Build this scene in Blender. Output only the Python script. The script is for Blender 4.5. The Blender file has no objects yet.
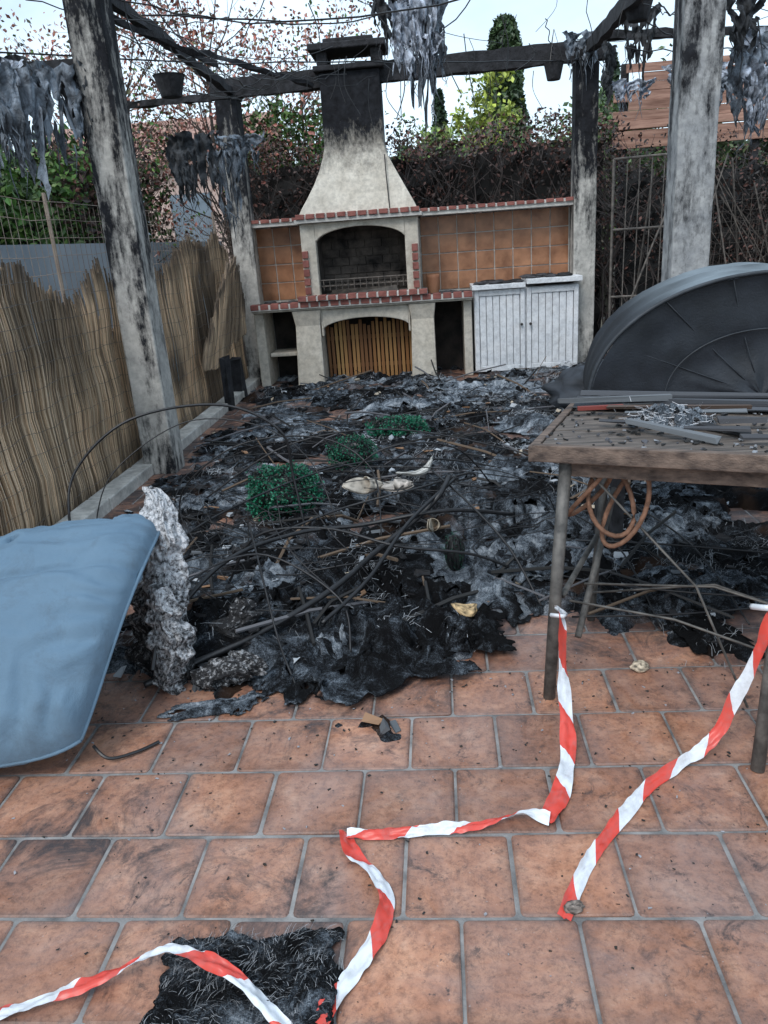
import bpy, math, random
from mathutils import Vector, Matrix, noise
R=random.Random(7)
sc=bpy.context.scene
def fr(x,y,z=0.0,o=4): return noise.fractal(Vector((x,y,z)),0.9,2.1,o)
def sst(e0,e1,x):
    t=max(0,min(1,(x-e0)/(e1-e0))); return t*t*(3-2*t)
def lerp(a,b,t): return a+(b-a)*t
def interp(x,pts):
    if x<=pts[0][0]: return pts[0][1]
    for (a,b),(c,d) in zip(pts,pts[1:]):
        if x<=c: return b+(d-b)*(x-a)/(c-a)
    return pts[-1][1]

# ---------------------------------------------------------------- materials
def newmat(name):
    m=bpy.data.materials.new(name); m.use_nodes=True
    nt=m.node_tree; b=nt.nodes['Principled BSDF']
    return m,nt,b
def N(nt,t,**k):
    n=nt.nodes.new(t)
    for a,v in k.items():
        if a in n.inputs.keys(): n.inputs[a].default_value=v
        else: setattr(n,a,v)
    return n
def coords(nt,scale=(1,1,1)):
    tc=N(nt,'ShaderNodeTexCoord'); mp=N(nt,'ShaderNodeMapping')
    mp.inputs['Scale'].default_value=scale
    nt.links.new(tc.outputs['Object'],mp.inputs['Vector']); return mp.outputs['Vector']
def nz(nt,vec,scale,detail=6,rough=.6,dist=0):
    n=N(nt,'ShaderNodeTexNoise'); n.inputs['Scale'].default_value=scale; n.inputs['Detail'].default_value=detail
    n.inputs['Roughness'].default_value=rough; n.inputs['Distortion'].default_value=dist
    nt.links.new(vec,n.inputs['Vector']); return n.outputs['Fac']
def ramp(nt,fac,stops):
    r=N(nt,'ShaderNodeValToRGB'); e=r.color_ramp.elements
    while len(e)<len(stops): e.new(.5)
    for el,(p,c) in zip(e,stops):
        el.position=p; el.color=(c[0],c[1],c[2],1) if not isinstance(c,float) else (c,c,c,1)
    nt.links.new(fac,r.inputs['Fac']); return r.outputs['Color']
def mix(nt,fac,a,b,bt='MIX'):
    m=N(nt,'ShaderNodeMix'); m.data_type='RGBA'; m.blend_type=bt
    for s,v in ((0,fac),(6,a),(7,b)):
        if hasattr(v,'is_output'): nt.links.new(v,m.inputs[s])
        else: m.inputs[s].default_value=(v if s==0 else (v[0],v[1],v[2],1))
    return m.outputs[2]
def mth(nt,op,a,b=0.0,clamp=False):
    m=N(nt,'ShaderNodeMath'); m.operation=op; m.use_clamp=clamp
    for i,v in ((0,a),(1,b)):
        if hasattr(v,'is_output'): nt.links.new(v,m.inputs[i])
        else: m.inputs[i].default_value=v
    return m.outputs[0]
def bump(nt,b,h,strength=.4,dist=.01):
    bn=N(nt,'ShaderNodeBump'); bn.inputs['Strength'].default_value=strength; bn.inputs['Distance'].default_value=dist
    nt.links.new(h,bn.inputs['Height']); nt.links.new(bn.outputs['Normal'],b.inputs['Normal'])
def simple(name,c1,c2,scale=8,rough=.8,bs=.4,bscale=60,stretch=(1,1,1),metal=0,bd=.005):
    m,nt,b=newmat(name); v=coords(nt,stretch)
    f=nz(nt,v,scale); col=ramp(nt,f,[(.32,c1),(.68,c2)])
    nt.links.new(col,b.inputs['Base Color']); b.inputs['Roughness'].default_value=rough; b.inputs['Metallic'].default_value=metal
    bump(nt,b,nz(nt,v,bscale),bs,bd); return m
def attrmat(name,rough=.6,trans=0,bs=0):
    m,nt,b=newmat(name); a=N(nt,'ShaderNodeAttribute'); a.attribute_name='Col'
    nt.links.new(a.outputs['Color'],b.inputs['Base Color']); b.inputs['Roughness'].default_value=rough
    if bs: bump(nt,b,nz(nt,coords(nt),80),bs,.004)
    return m
def sootmat(name,base1,base2,z0,z1,amp=.6,extra=.0,rough=.9,stretch=(3,3,1.2),nscale=2.0,fine=1.8,foot=0):
    """rendered masonry, soot blackening rises from z0 to z1 broken by noise"""
    m,nt,b=newmat(name); v=coords(nt); tc=N(nt,'ShaderNodeTexCoord'); sp=N(nt,'ShaderNodeSeparateXYZ')
    nt.links.new(tc.outputs['Object'],sp.inputs[0])
    g=mth(nt,'DIVIDE',mth(nt,'SUBTRACT',sp.outputs['Z'],z0),(z1-z0))
    if foot:
        g=mth(nt,'MAXIMUM',g,mth(nt,'MULTIPLY',mth(nt,'SUBTRACT',foot,sp.outputs['Z']),2.0))
    v2=coords(nt,stretch)
    n=mth(nt,'MULTIPLY',mth(nt,'SUBTRACT',nz(nt,v2,nscale,8,.65,.3),.5),amp*4)
    n3=mth(nt,'MULTIPLY',mth(nt,'SUBTRACT',nz(nt,coords(nt,(1,1,.5)),26,8,.75),.53),fine)
    s=mth(nt,'ADD',mth(nt,'ADD',mth(nt,'ADD',g,n),n3),extra,True)
    base=ramp(nt,nz(nt,v,7,8),[(.3,base1),(.7,base2)])
    dirt=ramp(nt,nz(nt,v,22,6,.7),[(.35,.72),(.6,1.0)])
    base=mix(nt,1.0,base,dirt,'MULTIPLY')
    soot=ramp(nt,nz(nt,v,14,6,.7),[(.3,(.004,.004,.005)),(.75,(.028,.030,.036))])
    nt.links.new(mix(nt,s,base,soot),b.inputs['Base Color']); b.inputs['Roughness'].default_value=rough; b.inputs['Specular IOR Level'].default_value=.25
    bump(nt,b,nz(nt,v,45,8,.7),.5,.006); return m

# ---------------------------------------------------------------- mesh builder
class MB:
    def __init__(s): s.v=[];s.f=[];s.m=[];s.c=[];s.cur=(1,1,1)
    def av(s,pts,c=None):
        i=len(s.v); s.v+= [tuple(p) for p in pts]; s.c+=[c or s.cur]*len(pts); return i
    def box(s,x0,x1,y0,y1,z0,z1,mi=0,M=None,j=0,c=None):
        P=[(x,y,z) for z in (z0,z1) for x,y in ((x0,y0),(x1,y0),(x1,y1),(x0,y1))]
        if j: P=[(p[0]+R.uniform(-j,j),p[1]+R.uniform(-j,j),p[2]+R.uniform(-j,j)) for p in P]
        if M is not None: P=[M@Vector(p) for p in P]
        i=s.av(P,c)
        for q in ((3,2,1,0),(4,5,6,7),(0,1,5,4),(1,2,6,5),(2,3,7,6),(3,0,4,7)):
            s.f.append(tuple(i+k for k in q)); s.m.append(mi)
    def tube(s,pts,r,n=6,mi=0,c=None,cap=True):
        pts=[Vector(p) for p in pts]; rr=r if isinstance(r,(list,tuple)) else [r]*len(pts)
        base=len(s.v); up=Vector((.13,.31,.94)); L=len(pts)
        for k,p in enumerate(pts):
            d=(pts[min(k+1,L-1)]-pts[max(k-1,0)])
            if d.length<1e-9: d=Vector((0,0,1))
            d.normalize()
            a=d.cross(up)
            if a.length<.05: a=d.cross(Vector((1,0,0)))
            a.normalize(); b=d.cross(a)
            s.av([p+(a*math.cos(2*math.pi*q/n)+b*math.sin(2*math.pi*q/n))*rr[k] for q in range(n)],c)
        for k in range(L-1):
            for q in range(n):
                s.f.append((base+k*n+q,base+k*n+(q+1)%n,base+(k+1)*n+(q+1)%n,base+(k+1)*n+q)); s.m.append(mi)
        if cap and n>2:
            s.f.append(tuple(base+q for q in reversed(range(n)))); s.m.append(mi)
            s.f.append(tuple(base+(L-1)*n+q for q in range(n))); s.m.append(mi)
    def grid(s,fn,nu,nv,mi=0,cf=None,keep=None):
        i=len(s.v)
        for a in range(nu+1):
            for b in range(nv+1):
                p=fn(a/nu,b/nv); s.v.append(tuple(p)); s.c.append(cf(a/nu,b/nv) if cf else s.cur)
        for a in range(nu):
            for b in range(nv):
                if keep and not keep((a+.5)/nu,(b+.5)/nv): continue
                k=i+a*(nv+1)+b; s.f.append((k,k+nv+1,k+nv+2,k+1)); s.m.append(mi)
    def leaf(s,p,size,c,mi=0,flat=0):
        d=Vector((R.gauss(0,1),R.gauss(0,1),R.gauss(0,1)*(1-flat))).normalized()
        e=d.orthogonal().normalized(); e.rotate(Matrix.Rotation(R.uniform(0,6.28),3,d)); w=d.cross(e)
        p=Vector(p); l=size*R.uniform(.7,1.3)
        i=s.av([p-e*l*.5,p+w*l*.28+d*l*.08,p+e*l*.5,p-w*l*.28+d*l*.08],c)
        s.f.append((i,i+1,i+2,i+3)); s.m.append(mi)
    def obj(s,name,mats,parent=None,smooth=False,bevel=0,solid=0,sub=0,zoff=None):
        me=bpy.data.meshes.new(name); me.from_pydata(s.v,[],s.f)
        if not isinstance(mats,(list,tuple)): mats=[mats]
        for m in mats: me.materials.append(m)
        me.polygons.foreach_set('material_index',s.m)
        if smooth: me.polygons.foreach_set('use_smooth',[True]*len(s.f))
        ca=me.color_attributes.new('Col','FLOAT_COLOR','POINT')
        fl=[]
        for c in s.c: fl+= [c[0],c[1],c[2],1]
        ca.data.foreach_set('color',fl); me.update()
        o=bpy.data.objects.new(name,me); sc.collection.objects.link(o)
        if parent: o.parent=parent
        if solid:
            q=o.modifiers.new('s','SOLIDIFY'); q.thickness=solid; q.offset=0
        if bevel:
            q=o.modifiers.new('b','BEVEL'); q.width=bevel; q.segments=2; q.limit_method='ANGLE'
        return o
def empty(name,loc=(0,0,0)):
    e=bpy.data.objects.new(name,None); sc.collection.objects.link(e); e.location=(0,0,0); return e
def spline(pts,n=8):
    pts=[Vector(p) for p in pts]; out=[]
    for i in range(len(pts)-1):
        p0=pts[max(i-1,0)];p1=pts[i];p2=pts[i+1];p3=pts[min(i+2,len(pts)-1)]
        for k in range(n):
            t=k/n
            out.append(.5*((2*p1)+(p2-p0)*t+(2*p0-5*p1+4*p2-p3)*t*t+(3*p1-p0-3*p2+p3)*t**3))
    out.append(pts[-1]); return out

# ---------------------------------------------------------------- material set
M_cream=sootmat('cream_render',(.52,.47,.39),(.70,.65,.56),1.7,3.8,.32,-.28)
M_hood=sootmat('hood_render',(.56,.51,.43),(.74,.69,.60),2.04,2.44,.28,-.02)
M_post=sootmat('post_plaster',(.34,.33,.31),(.60,.57,.52),.8,2.35,1.35,.08,stretch=(6,6,.9),nscale=1.6,fine=3.0,foot=.35)
M_postR=sootmat('post_concrete',(.27,.28,.29),(.48,.48,.47),1.0,3.3,1.15,-.02,stretch=(5,5,1.3),nscale=1.9,fine=2.6)
M_postB=sootmat('post_plaster_back',(.40,.39,.36),(.64,.61,.56),1.1,2.1,1.05,.05,stretch=(5,5,.9),fine=2.6,foot=.5)
M_black=simple('charred_wood',(.006,.006,.007),(.035,.035,.04),14,.9,1.0,40,(1,1,1),bd=.01)
M_blackin=simple('dark_interior',(.006,.006,.006),(.04,.032,.028),8,.95,.6,30)
M_brick=simple('red_brick',(.17,.055,.045),(.34,.125,.10),12,.75,.4,80)
M_mortar=simple('mortar',(.46,.44,.41),(.66,.64,.60),15,.9,.5,70)
M_iron=simple('burnt_iron',(.02,.02,.02),(.07,.06,.055),20,.6,.5,60,metal=.5)
M_cable=simple('black_cable',(.005,.005,.006),(.018,.018,.02),20,.42,.2,60)
M_dkwood=simple('scorched_table_wood',(.035,.03,.028),(.19,.155,.13),5,.75,.6,30,(1,12,6),bd=.004)
M_rust=simple('rusty_metal',(.07,.065,.06),(.22,.19,.165),18,.6,.5,60,metal=.3)
M_attr=attrmat('mixed_tone',.8,bs=.3)
M_leaf=attrmat('leaf_tone',.5)
M_reed=attrmat('reed_tone',.7)

# terracotta floor tiles
m,nt,b=newmat('terracotta_floor_tile'); v=coords(nt)
a=N(nt,'ShaderNodeAttribute'); a.attribute_name='Col'
sepc=N(nt,'ShaderNodeSeparateColor'); nt.links.new(a.outputs['Color'],sepc.inputs[0])
var=sepc.outputs[0]; edge=sepc.outputs[1]; sootv=sepc.outputs[2]
base=ramp(nt,nz(nt,v,8,10,.70,.5),[(.28,(.27,.125,.075)),(.45,(.42,.20,.12)),(.58,(.52,.275,.175)),(.74,(.61,.38,.27))])
base=mix(nt,1.0,base,ramp(nt,var,[(0,(.66,.65,.67)),(1,(1.10,1.06,1.02))]),'MULTIPLY')
eb=mth(nt,'MULTIPLY',edge,mth(nt,'MULTIPLY',nz(nt,v,16),1.5),True)
base=mix(nt,mth(nt,'MULTIPLY',eb,.7),base,(.09,.05,.038))
mot=ramp(nt,nz(nt,v,48,8,.8),[(.38,(.36,.33,.32)),(.53,(1,1,1))])
base=mix(nt,.65,base,mix(nt,1.0,base,mot,'MULTIPLY'))
film=mth(nt,'MULTIPLY',ramp(nt,nz(nt,v,2.3,8,.7,.8),[(.40,0.0),(.66,1.0)]),.34)
base=mix(nt,film,base,(.27,.26,.275))
s1=mth(nt,'ADD',mth(nt,'MULTIPLY',mth(nt,'SUBTRACT',nz(nt,v,4.2,12,.78,1.0),.5),7.0),mth(nt,'SUBTRACT',mth(nt,'MULTIPLY',sootv,1.6),.92),True)
s2=mth(nt,'MULTIPLY',ramp(nt,nz(nt,v,13,10,.82,.8),[(.525,0.0),(.62,1.0)]),ramp(nt,nz(nt,v,2.6,6,.65),[(.44,0.0),(.56,1.0)]))
sp2=ramp(nt,nz(nt,v,70,4,.6),[(.65,0.0),(.70,1.0)])
s3=mth(nt,'MAXIMUM',mth(nt,'MAXIMUM',mth(nt,'MULTIPLY',s1,.88),mth(nt,'MULTIPLY',s2,.78)),mth(nt,'MULTIPLY',sp2,.7))
base=mix(nt,s3,base,(.034,.033,.037))
fl=ramp(nt,nz(nt,v,120,3,.6),[(.69,0.0),(.73,1.0)])
base=mix(nt,mth(nt,'MULTIPLY',fl,.35),base,(.5,.5,.52))
nt.links.new(base,b.inputs['Base Color'])
nt.links.new(ramp(nt,nz(nt,v,10,8,.7),[(.3,.30),(.7,.6)]),b.inputs['Roughness'])
bump(nt,b,nz(nt,v,26,9,.68),.5,.008); M_tile=m
M_grout=simple('grey_grout',(.10,.10,.10),(.34,.33,.32),10,.95,.6,90)
M_wtile=simple('terracotta_wall_tile',(.20,.085,.04),(.44,.215,.115),7,.35,.3,25)

# ash / debris
m,nt,b=newmat('ash_and_char'); v=coords(nt)
a=N(nt,'ShaderNodeAttribute'); a.attribute_name='Col'
sepc=N(nt,'ShaderNodeSeparateColor'); nt.links.new(a.outputs['Color'],sepc.inputs[0])
n1=nz(nt,v,7,12,.78,1.6); n2=nz(nt,coords(nt,(1,4.0,2)),42,9,.8,3.0); n4=nz(nt,coords(nt,(3.5,1,2)),55,9,.8,2.0)
f=mth(nt,'ADD',mth(nt,'MULTIPLY',sepc.outputs[0],.55),mth(nt,'ADD',mth(nt,'MULTIPLY',mth(nt,'SUBTRACT',n1,.47),2.6),mth(nt,'MULTIPLY',mth(nt,'SUBTRACT',mth(nt,'MAXIMUM',n2,n4),.55),3.0)),True)
col=ramp(nt,f,[(.14,(.007,.007,.008)),(.34,(.035,.040,.047)),(.56,(.13,.155,.185)),(.78,(.33,.38,.43)),(1.0,(.66,.70,.75))])
col=mix(nt,mth(nt,'MULTIPLY',sepc.outputs[1],nz(nt,v,14)),col,(.16,.085,.05))
nt.links.new(col,b.inputs['Base Color']); b.inputs['Roughness'].default_value=.95; b.inputs['Specular IOR Level'].default_value=.15
bump(nt,b,mth(nt,'ADD',mth(nt,'ADD',n2,n4),nz(nt,v,110,5,.7)),1.0,.010); M_ash=m

# ---------------------------------------------------------------- ground + tiles
g=MB(); g.grid(lambda u,v:(-150+300*u,-100+400*v,-.03),30,40)
g.obj('ground',simple('bare_soil',(.07,.06,.045),(.16,.14,.10),.8,.95,.5,6))
g=MB(); g.box(-2.1,6.0,-2.0,9.0,-.02,-.004)
g.obj('grout_bed',M_grout)
FE=[(-2.6,3.9),(-1.6,3.0),(-1.25,2.35),(-1.04,2.24),(-.75,2.22),(-.457,2.08),(-.2,2.06),(-.02,2.2),(.1,2.5),(.3,2.7),(.52,2.46),(1.05,2.36),(1.6,2.3),(3,2.3),(6,2.5)]
def yF(x): return interp(x,FE)
t=MB(); T=.252
for r in range(-12,31):
    y0=1.292+r*T; off=0 if r%2 else -.126
    for c in range(-10,24):
        x0=-.005+off+c*T
        if x0<-2.2 or x0+T>6: continue
        gp=.0042+R.uniform(-.0008,.0012); h=R.uniform(-.0012,.0012); hx=R.uniform(-.0016,.0016)
        ox,oy=R.uniform(-.0012,.0012),R.uniform(-.0012,.0012)
        va=R.random()
        xa,xb,ya,yb=x0+gp+ox,x0+T-gp+ox,y0+gp+oy,y0+T-gp+oy
        def sv(x,y):
            return max(sst(-.7,.3,y-yF(x)),.95*sst(.5,.05,math.hypot(x+.45,y-1.2)),.9*sst(.5,.05,math.hypot(x+.98,y-1.55)),.5*sst(.3,.0,math.hypot(x-.6,y-1.3)))
        def cr(ins,z,e):
            pts=[];rr=.012
            for cx,cy,a0 in ((xb-rr,yb-rr,0),(xa+rr,yb-rr,90),(xa+rr,ya+rr,180),(xb-rr,ya+rr,270)):
                for q in (0,45,90):
                    an=math.radians(a0+q); pts.append((cx+(rr-ins)*math.cos(an),cy+(rr-ins)*math.sin(an),z+hx*(cx-x0)/T*2))
            i_=len(t.v)
            for p in pts: t.av([p],(va,e,sv(p[0],p[1])))
            return i_
        A=cr(0,-.010,1);B=cr(0,h-.003,1);C=cr(.004,h,1);D=cr(.0115,h+.0005,0.5)
        for P,Q in ((A,B),(B,C),(C,D)):
            for q in range(12):
                t.f.append((P+q,P+(q+1)%12,Q+(q+1)%12,Q+q)); t.m.append(0)
        cx,cy=(xa+xb)/2,(ya+yb)/2
        E=len(t.v)
        for p in t.v[D:D+12]:
            q_=(cx+(p[0]-cx)*.78,cy+(p[1]-cy)*.78,p[2]); t.av([q_],(va,0,sv(q_[0],q_[1])))
        for q in range(12):
            t.f.append((D+q,D+(q+1)%12,E+(q+1)%12,E+q)); t.m.append(0)
        t.f.append(tuple(E+q for q in range(12))); t.m.append(0)
t.obj('terracotta_patio',M_tile,smooth=False)

# kerb
g=MB()
for i in range(12):
    y=3.3+i*.46; g.box(-2.12,-1.98,y,y+.452,-.02,.075,j=.003)
g.obj('kerb',sootmat('kerb_concrete',(.38,.36,.33),(.74,.71,.65),1,2,.5,.25,nscale=3),bevel=.008)

# ---------------------------------------------------------------- debris
MOUNDS=[(-.15,3.7,.65,.08),(-.55,3.2,.45,.06),(-.85,2.55,.28,.09),(-.22,2.42,.32,.085),(.45,3.8,.6,.04),(-.1,4.6,.7,.04),(.9,4.8,.9,.04),(.25,5.8,.8,.04),(-.8,5.2,.6,.03),(1.6,3.4,.7,.06),(.75,2.95,.4,.05),(-1.7,7.3,.5,.05),(1.3,7.4,.5,.05)]
def dh(x,y):
    f=fr(x*1.6,y*1.6,3.1)
    m=sst(-.08,.14,(y-yF(x))+.30*fr(x*2.5,y*2.5,9.0))
    left=sst(-2.02,-1.60,x+.38*fr(y*1.5,4.0))
    hole=sst(-.34,-.08,f+.18*fr(x*5,y*5,1.))
    z=.012+.020*fr(x*3.2,y*3.2,5.)+.018*abs(fr(x*8,y*8,2.))
    for cx,cy,r,h in MOUNDS:
        d=((x-cx)**2+(y-cy)**2)/(r*r)
        if d<4: z+=h*math.exp(-d*1.6)*(1+.6*fr(x*5,y*5,7.))
    z+=.028*max(0,1-abs(fr(x*5,y*5,11.)*2.4))
    z+=.012*fr(x*22,y*22,3,3)
    k=m*left*max(hole,.0)
    return -.03+ (max(z,.002)+.03)*k, k
d=MB()
x0,x1,y0,y1=-2.0,3.6,1.85,8.75; nx=290
ys=[];yy=y0
while yy<y1: ys.append(yy); yy+=.014+.0030*(yy-1.8)**1.1
xs=[x0+(x1-x0)*i/nx for i in range(nx+1)]
for a,y in enumerate(ys):
    for b_,x in enumerate(xs):
        z,k=dh(x,y)
        ash=.50+.95*fr(x*1.7,y*1.7,20.)+.45*fr(x*7,y*7,11.)
        ash+=.3*sst(5.0,7.0,y)
        br=sst(.15,.5,fr(x*3,y*3,40.))*.7
        d.v.append((x,y,z)); d.c.append((max(-.2,min(1.3,ash)),br,k))
w=nx+1
for a in range(len(ys)-1):
    for b_ in range(nx):
        k=a*w+b_
        if max(d.v[k][2],d.v[k+1][2],d.v[k+w][2],d.v[k+w+1][2])<-.012: continue
        d.f.append((k,k+1,k+w+1,k+w)); d.m.append(0)
debris=empty('burnt_debris_pile')
d.obj('ash_bed',M_ash,debris,smooth=True)
def sheet(mb,cx,cy,sx,sy,rot,amp,ash,lift=.03,n=22,tilt=0,seed=0):
    ca,sa=math.cos(rot),math.sin(rot); z0=dh(cx,cy)[0]
    def fn(u,v):
        a_=(u-.5)*sx; b_=(v-.5)*sy
        rg=1+.35*fr(u*3+seed,v*3,seed); a_*=rg; b_*=rg
        x=cx+a_*ca-b_*sa; y=cy+a_*sa+b_*ca
        zz=max(dh(x,y)[0],0)*.75+max(z0,0)*.25
        e=min(u,1-u,v,1-v); fall=.25+.75*sst(0,.25,e)
        rd=1-min(1,abs(fr(u*2.6+seed,v*2.6+seed,seed))*3.2)
        cr_=rd*1.0+.35*fr(u*7+seed,v*7,seed)+.12*fr(u*20,v*20,seed)
        return (x+.5*amp*fr(u*5,v*5,seed+5),y+.5*amp*fr(u*5,v*5,seed+9),max(zz+lift*fall+amp*cr_*fall+tilt*a_*fall,.004))
    mb.grid(fn,n,n,0,lambda u,v:(max(-.2,min(1.3,ash+.6*fr(u*4+seed,v*4,seed))),0,1),lambda u,v:fr(u*4+seed,v*4-seed,2.)>-.42)
s=MB()
for i in range(170):
    while True:
        cx=R.uniform(-1.75,3.0); cy=R.uniform(2.1,8.3)
        if cy>yF(cx)+.12 and cx<.32*cy+.3 and dh(cx,cy)[1]>.5: break
    sc_=R.uniform(.14,.36)*(1+.10*(cy-2))
    sheet(s,cx,cy,sc_,sc_*R.uniform(.45,1.),R.uniform(0,3.1),R.uniform(.010,.034),R.choice([-.2,0,.25,.5,.8,1.05]),R.uniform(.008,.018),24,R.uniform(-.05,.05),R.uniform(0,90))
for (cx,cy,sx,sy,rot,amp,ash) in [(-.27,2.40,.55,.48,.3,.055,.40),(-.52,2.3,.3,.22,1,.03,.5),(.02,2.5,.35,.28,.2,.04,.15),(-.82,2.10,.22,.08,.2,.004,.9),(-.68,2.13,.14,.07,.9,.004,1.0),(.3,3.1,.7,.5,.4,.05,.95),(.35,3.55,.6,.5,.1,.06,.7),(.7,3.3,.6,.35,.2,.04,.4),(-.5,2.75,.5,.35,.8,.06,.35),(1.0,2.75,.5,.3,.2,.04,.6),(-.12,2.7,.4,.3,1.2,.05,.1),(.55,4.3,.9,.6,.5,.05,.9),(1.1,5.6,1.2,.8,.2,.06,1.0),(.4,7.2,1.0,.5,.2,.05,1.3),(-1.2,5.8,.9,.5,.4,.04,.8),(-.2,6.6,1.0,.5,.1,.05,.9)]:
    sheet(s,cx,cy,sx,sy,rot,amp,ash,.02,44,0,cx*10+cy)
s.obj('charred_fabric_sheets',M_ash,debris,smooth=True,solid=.004)
s=MB()
for i in range(1200):
    while True:
        cx=R.uniform(-1.9,3.4); cy=R.uniform(1.7,8.4)
        k=dh(cx,cy)[1]
        if cx<.34*cy+.3 and (k>.3 or R.random()<.006): break
    z=max(dh(cx,cy)[0],0)+R.uniform(.0,.03); sz=R.uniform(.006,.030)
    Mx=Matrix.Translation((cx,cy,z))@Matrix.Rotation(R.uniform(0,6.28),4,'Z')@Matrix.Rotation(R.gauss(0,.45),4,'X')
    l=sz*R.uniform(1,4)
    tn=R.random()
    c=(.012,.012,.014) if tn<.6 else ((.10,.11,.12) if tn<.78 else ((.40,.43,.46) if tn<.90 else ((.28,.16,.09) if tn<.96 else (.5,.42,.32))))
    s.box(-l/2,l/2,-sz/2,sz/2,-.003,R.uniform(.002,.008),0,Mx,j=sz*.3,c=c)
for i in range(150):
    cy=R.uniform(2.5,8); cx=R.uniform(-1.6,.3*cy)
    if cy<yF(cx)+.15: continue
    z=dh(cx,cy)[0]+.04; an=R.uniform(0,3.14); l=R.uniform(.08,.36); tl=R.gauss(0,.06)
    dx,dy=math.cos(an)*l,math.sin(an)*l
    s.tube([(cx-dx,cy-dy,max(z-tl,.01)),(cx+R.uniform(-.02,.02),cy,z+.02),(cx+dx,cy+dy,max(z+tl,.01))],R.uniform(.003,.009),5,c=R.choice([(.012,.012,.012),(.03,.03,.03),(.12,.12,.13),(.13,.09,.06)]))
s.obj('charred_fragments',M_attr,debris)
s=MB()
for i in range(9000):
    if i%30==0:
        while True:
            ccx=R.uniform(-1.8,2.8); ccy=R.uniform(2.05,8.3)
            if ccx<.34*ccy+.3 and dh(ccx,ccy)[1]>.4: break
        cang=R.uniform(0,6.28); cc=R.choice([.05,.12,.2,.3,.45])
    x=ccx+R.gauss(0,.07);y=ccy+R.gauss(0,.07);z=max(dh(x,y)[0],0)+.012
    an=cang+R.gauss(0,.7); l=R.uniform(.015,.06)*(1+.1*(ccy-2)); dx,dy=math.cos(an),math.sin(an); wd=.0005*(1+.35*(ccy-2))
    lift=R.uniform(.004,.03)
    P=[(x,y,z),(x+dx*l*.5,y+dy*l*.5,z+lift),(x+dx*l+R.gauss(0,.015),y+dy*l+R.gauss(0,.015),z+lift*R.uniform(-.2,1.4))]
    c=(cc,cc*1.06,cc*1.13)
    i_=s.av([(p[0]-dy*wd*q,p[1]+dx*wd*q,p[2]+wd*.3*q) for p in P for q in (-1,1)],c)
    s.f+=[(i_,i_+1,i_+3,i_+2),(i_+2,i_+3,i_+5,i_+4)]; s.m+=[0,0]
s.obj('ash_fibres',M_attr,debris)
s=MB()
def blob(mb,c,r,rot,col,sd,am=.25,n=14,bend=0):
    Mx=Matrix.Translation(c)@Matrix.Rotation(rot[0],4,'X')@Matrix.Rotation(rot[1],4,'Y')@Matrix.Rotation(rot[2],4,'Z')
    def fn(u,v):
        th=u*2*math.pi; ph=v*math.pi
        p=Vector((math.cos(th)*math.sin(ph),math.sin(th)*math.sin(ph),math.cos(ph)))
        k=1+am*fr(p.x*2+sd,p.y*2,p.z*2)
        return Mx@Vector((p.x*r[0]*k,p.y*r[1]*k+bend*p.x*p.x,p.z*r[2]*k+.5*bend*p.x*p.x))
    mb.grid(fn,n*2,n,0,lambda u,v:tuple(q*max(.05,1+1.3*fr(u*8+sd,v*8,1.)) for q in col))
def shoe(c,rot,L,col,sd):
    Mx=Matrix.Translation(c)@Matrix.Rotation(rot[2],4,'Z')@Matrix.Rotation(rot[1],4,'Y')@Matrix.Rotation(rot[0],4,'X')
    def wd(u): return L*.17*(.75+.35*math.sin(u*5.2-1.0))*math.sqrt(max(0.001,1-(2*u-1)**6))
    def fn(side):
        return lambda u,v: Mx@Vector(((u-.5)*L,(v-.5)*2*wd(u),side*.010+.05*L*math.cos(u*4)))
    for sd_ in (0,1): s.grid(fn(sd_),20,8,0,lambda u,v:tuple(q*(.7+.6*fr(u*5+sd,v*3,1.)+.2) for q in col))
    s.grid(lambda u,v:Mx@Vector(((.08+.40*u)*L,math.cos(v*math.pi)*wd(.58+.4*u),.012+.05*L*math.cos((.58+.4*u)*4)+math.sin(v*math.pi)*L*.2*(1-.7*u)*(1+.3*fr(u*3,v*3,sd)))),12,12,0,lambda u,v:tuple(q*max(.05,.8+.9*fr(u*5+sd,v*5,1.)) for q in col))
shoe((-.42,3.72,.235),(.9,.15,.6),.24,(.55,.49,.41),3)
shoe((-.25,3.75,.215),(.3,-.2,-.5),.22,(.44,.40,.36),5)
shoe((-.07,3.2,.20),(1.3,.2,1.3),.16,(.46,.39,.30),8)
blob(s,(-.12,3.9,.24),(.15,.02,.012),(.2,.2,.9),(.40,.39,.36),17,bend=.05)
blob(s,(.06,2.62,.07),(.05,.035,.008),(.2,.3,.3),(.42,.30,.16),9,bend=.02)
blob(s,(.62,2.28,.016),(.03,.022,.014),(.2,.1,.3),(.42,.35,.26),12)
blob(s,(.24,1.31,.010),(.022,.014,.008),(.2,.1,.3),(.16,.13,.11),14)
s.obj('scorched_shoes',M_attr,debris,smooth=True,solid=.002)
s=MB()
for i in range(620):
    cx=R.uniform(-1.2,1.2); cy=R.triangular(.95,2.5,2.3)
    if cy>yF(cx)+.1: continue
    sz=R.uniform(.0010,.0048); Mx=Matrix.Translation((cx,cy,.0025))@Matrix.Rotation(R.uniform(0,6.28),4,'Z')
    s.box(-sz,sz,-sz*.5,sz*.5,0,.0015,0,Mx,j=sz*.4,c=R.choice([(.02,.02,.02),(.02,.02,.02),(.03,.025,.02),(.30,.30,.32)]))
s.obj('soot_flakes',M_attr)

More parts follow.
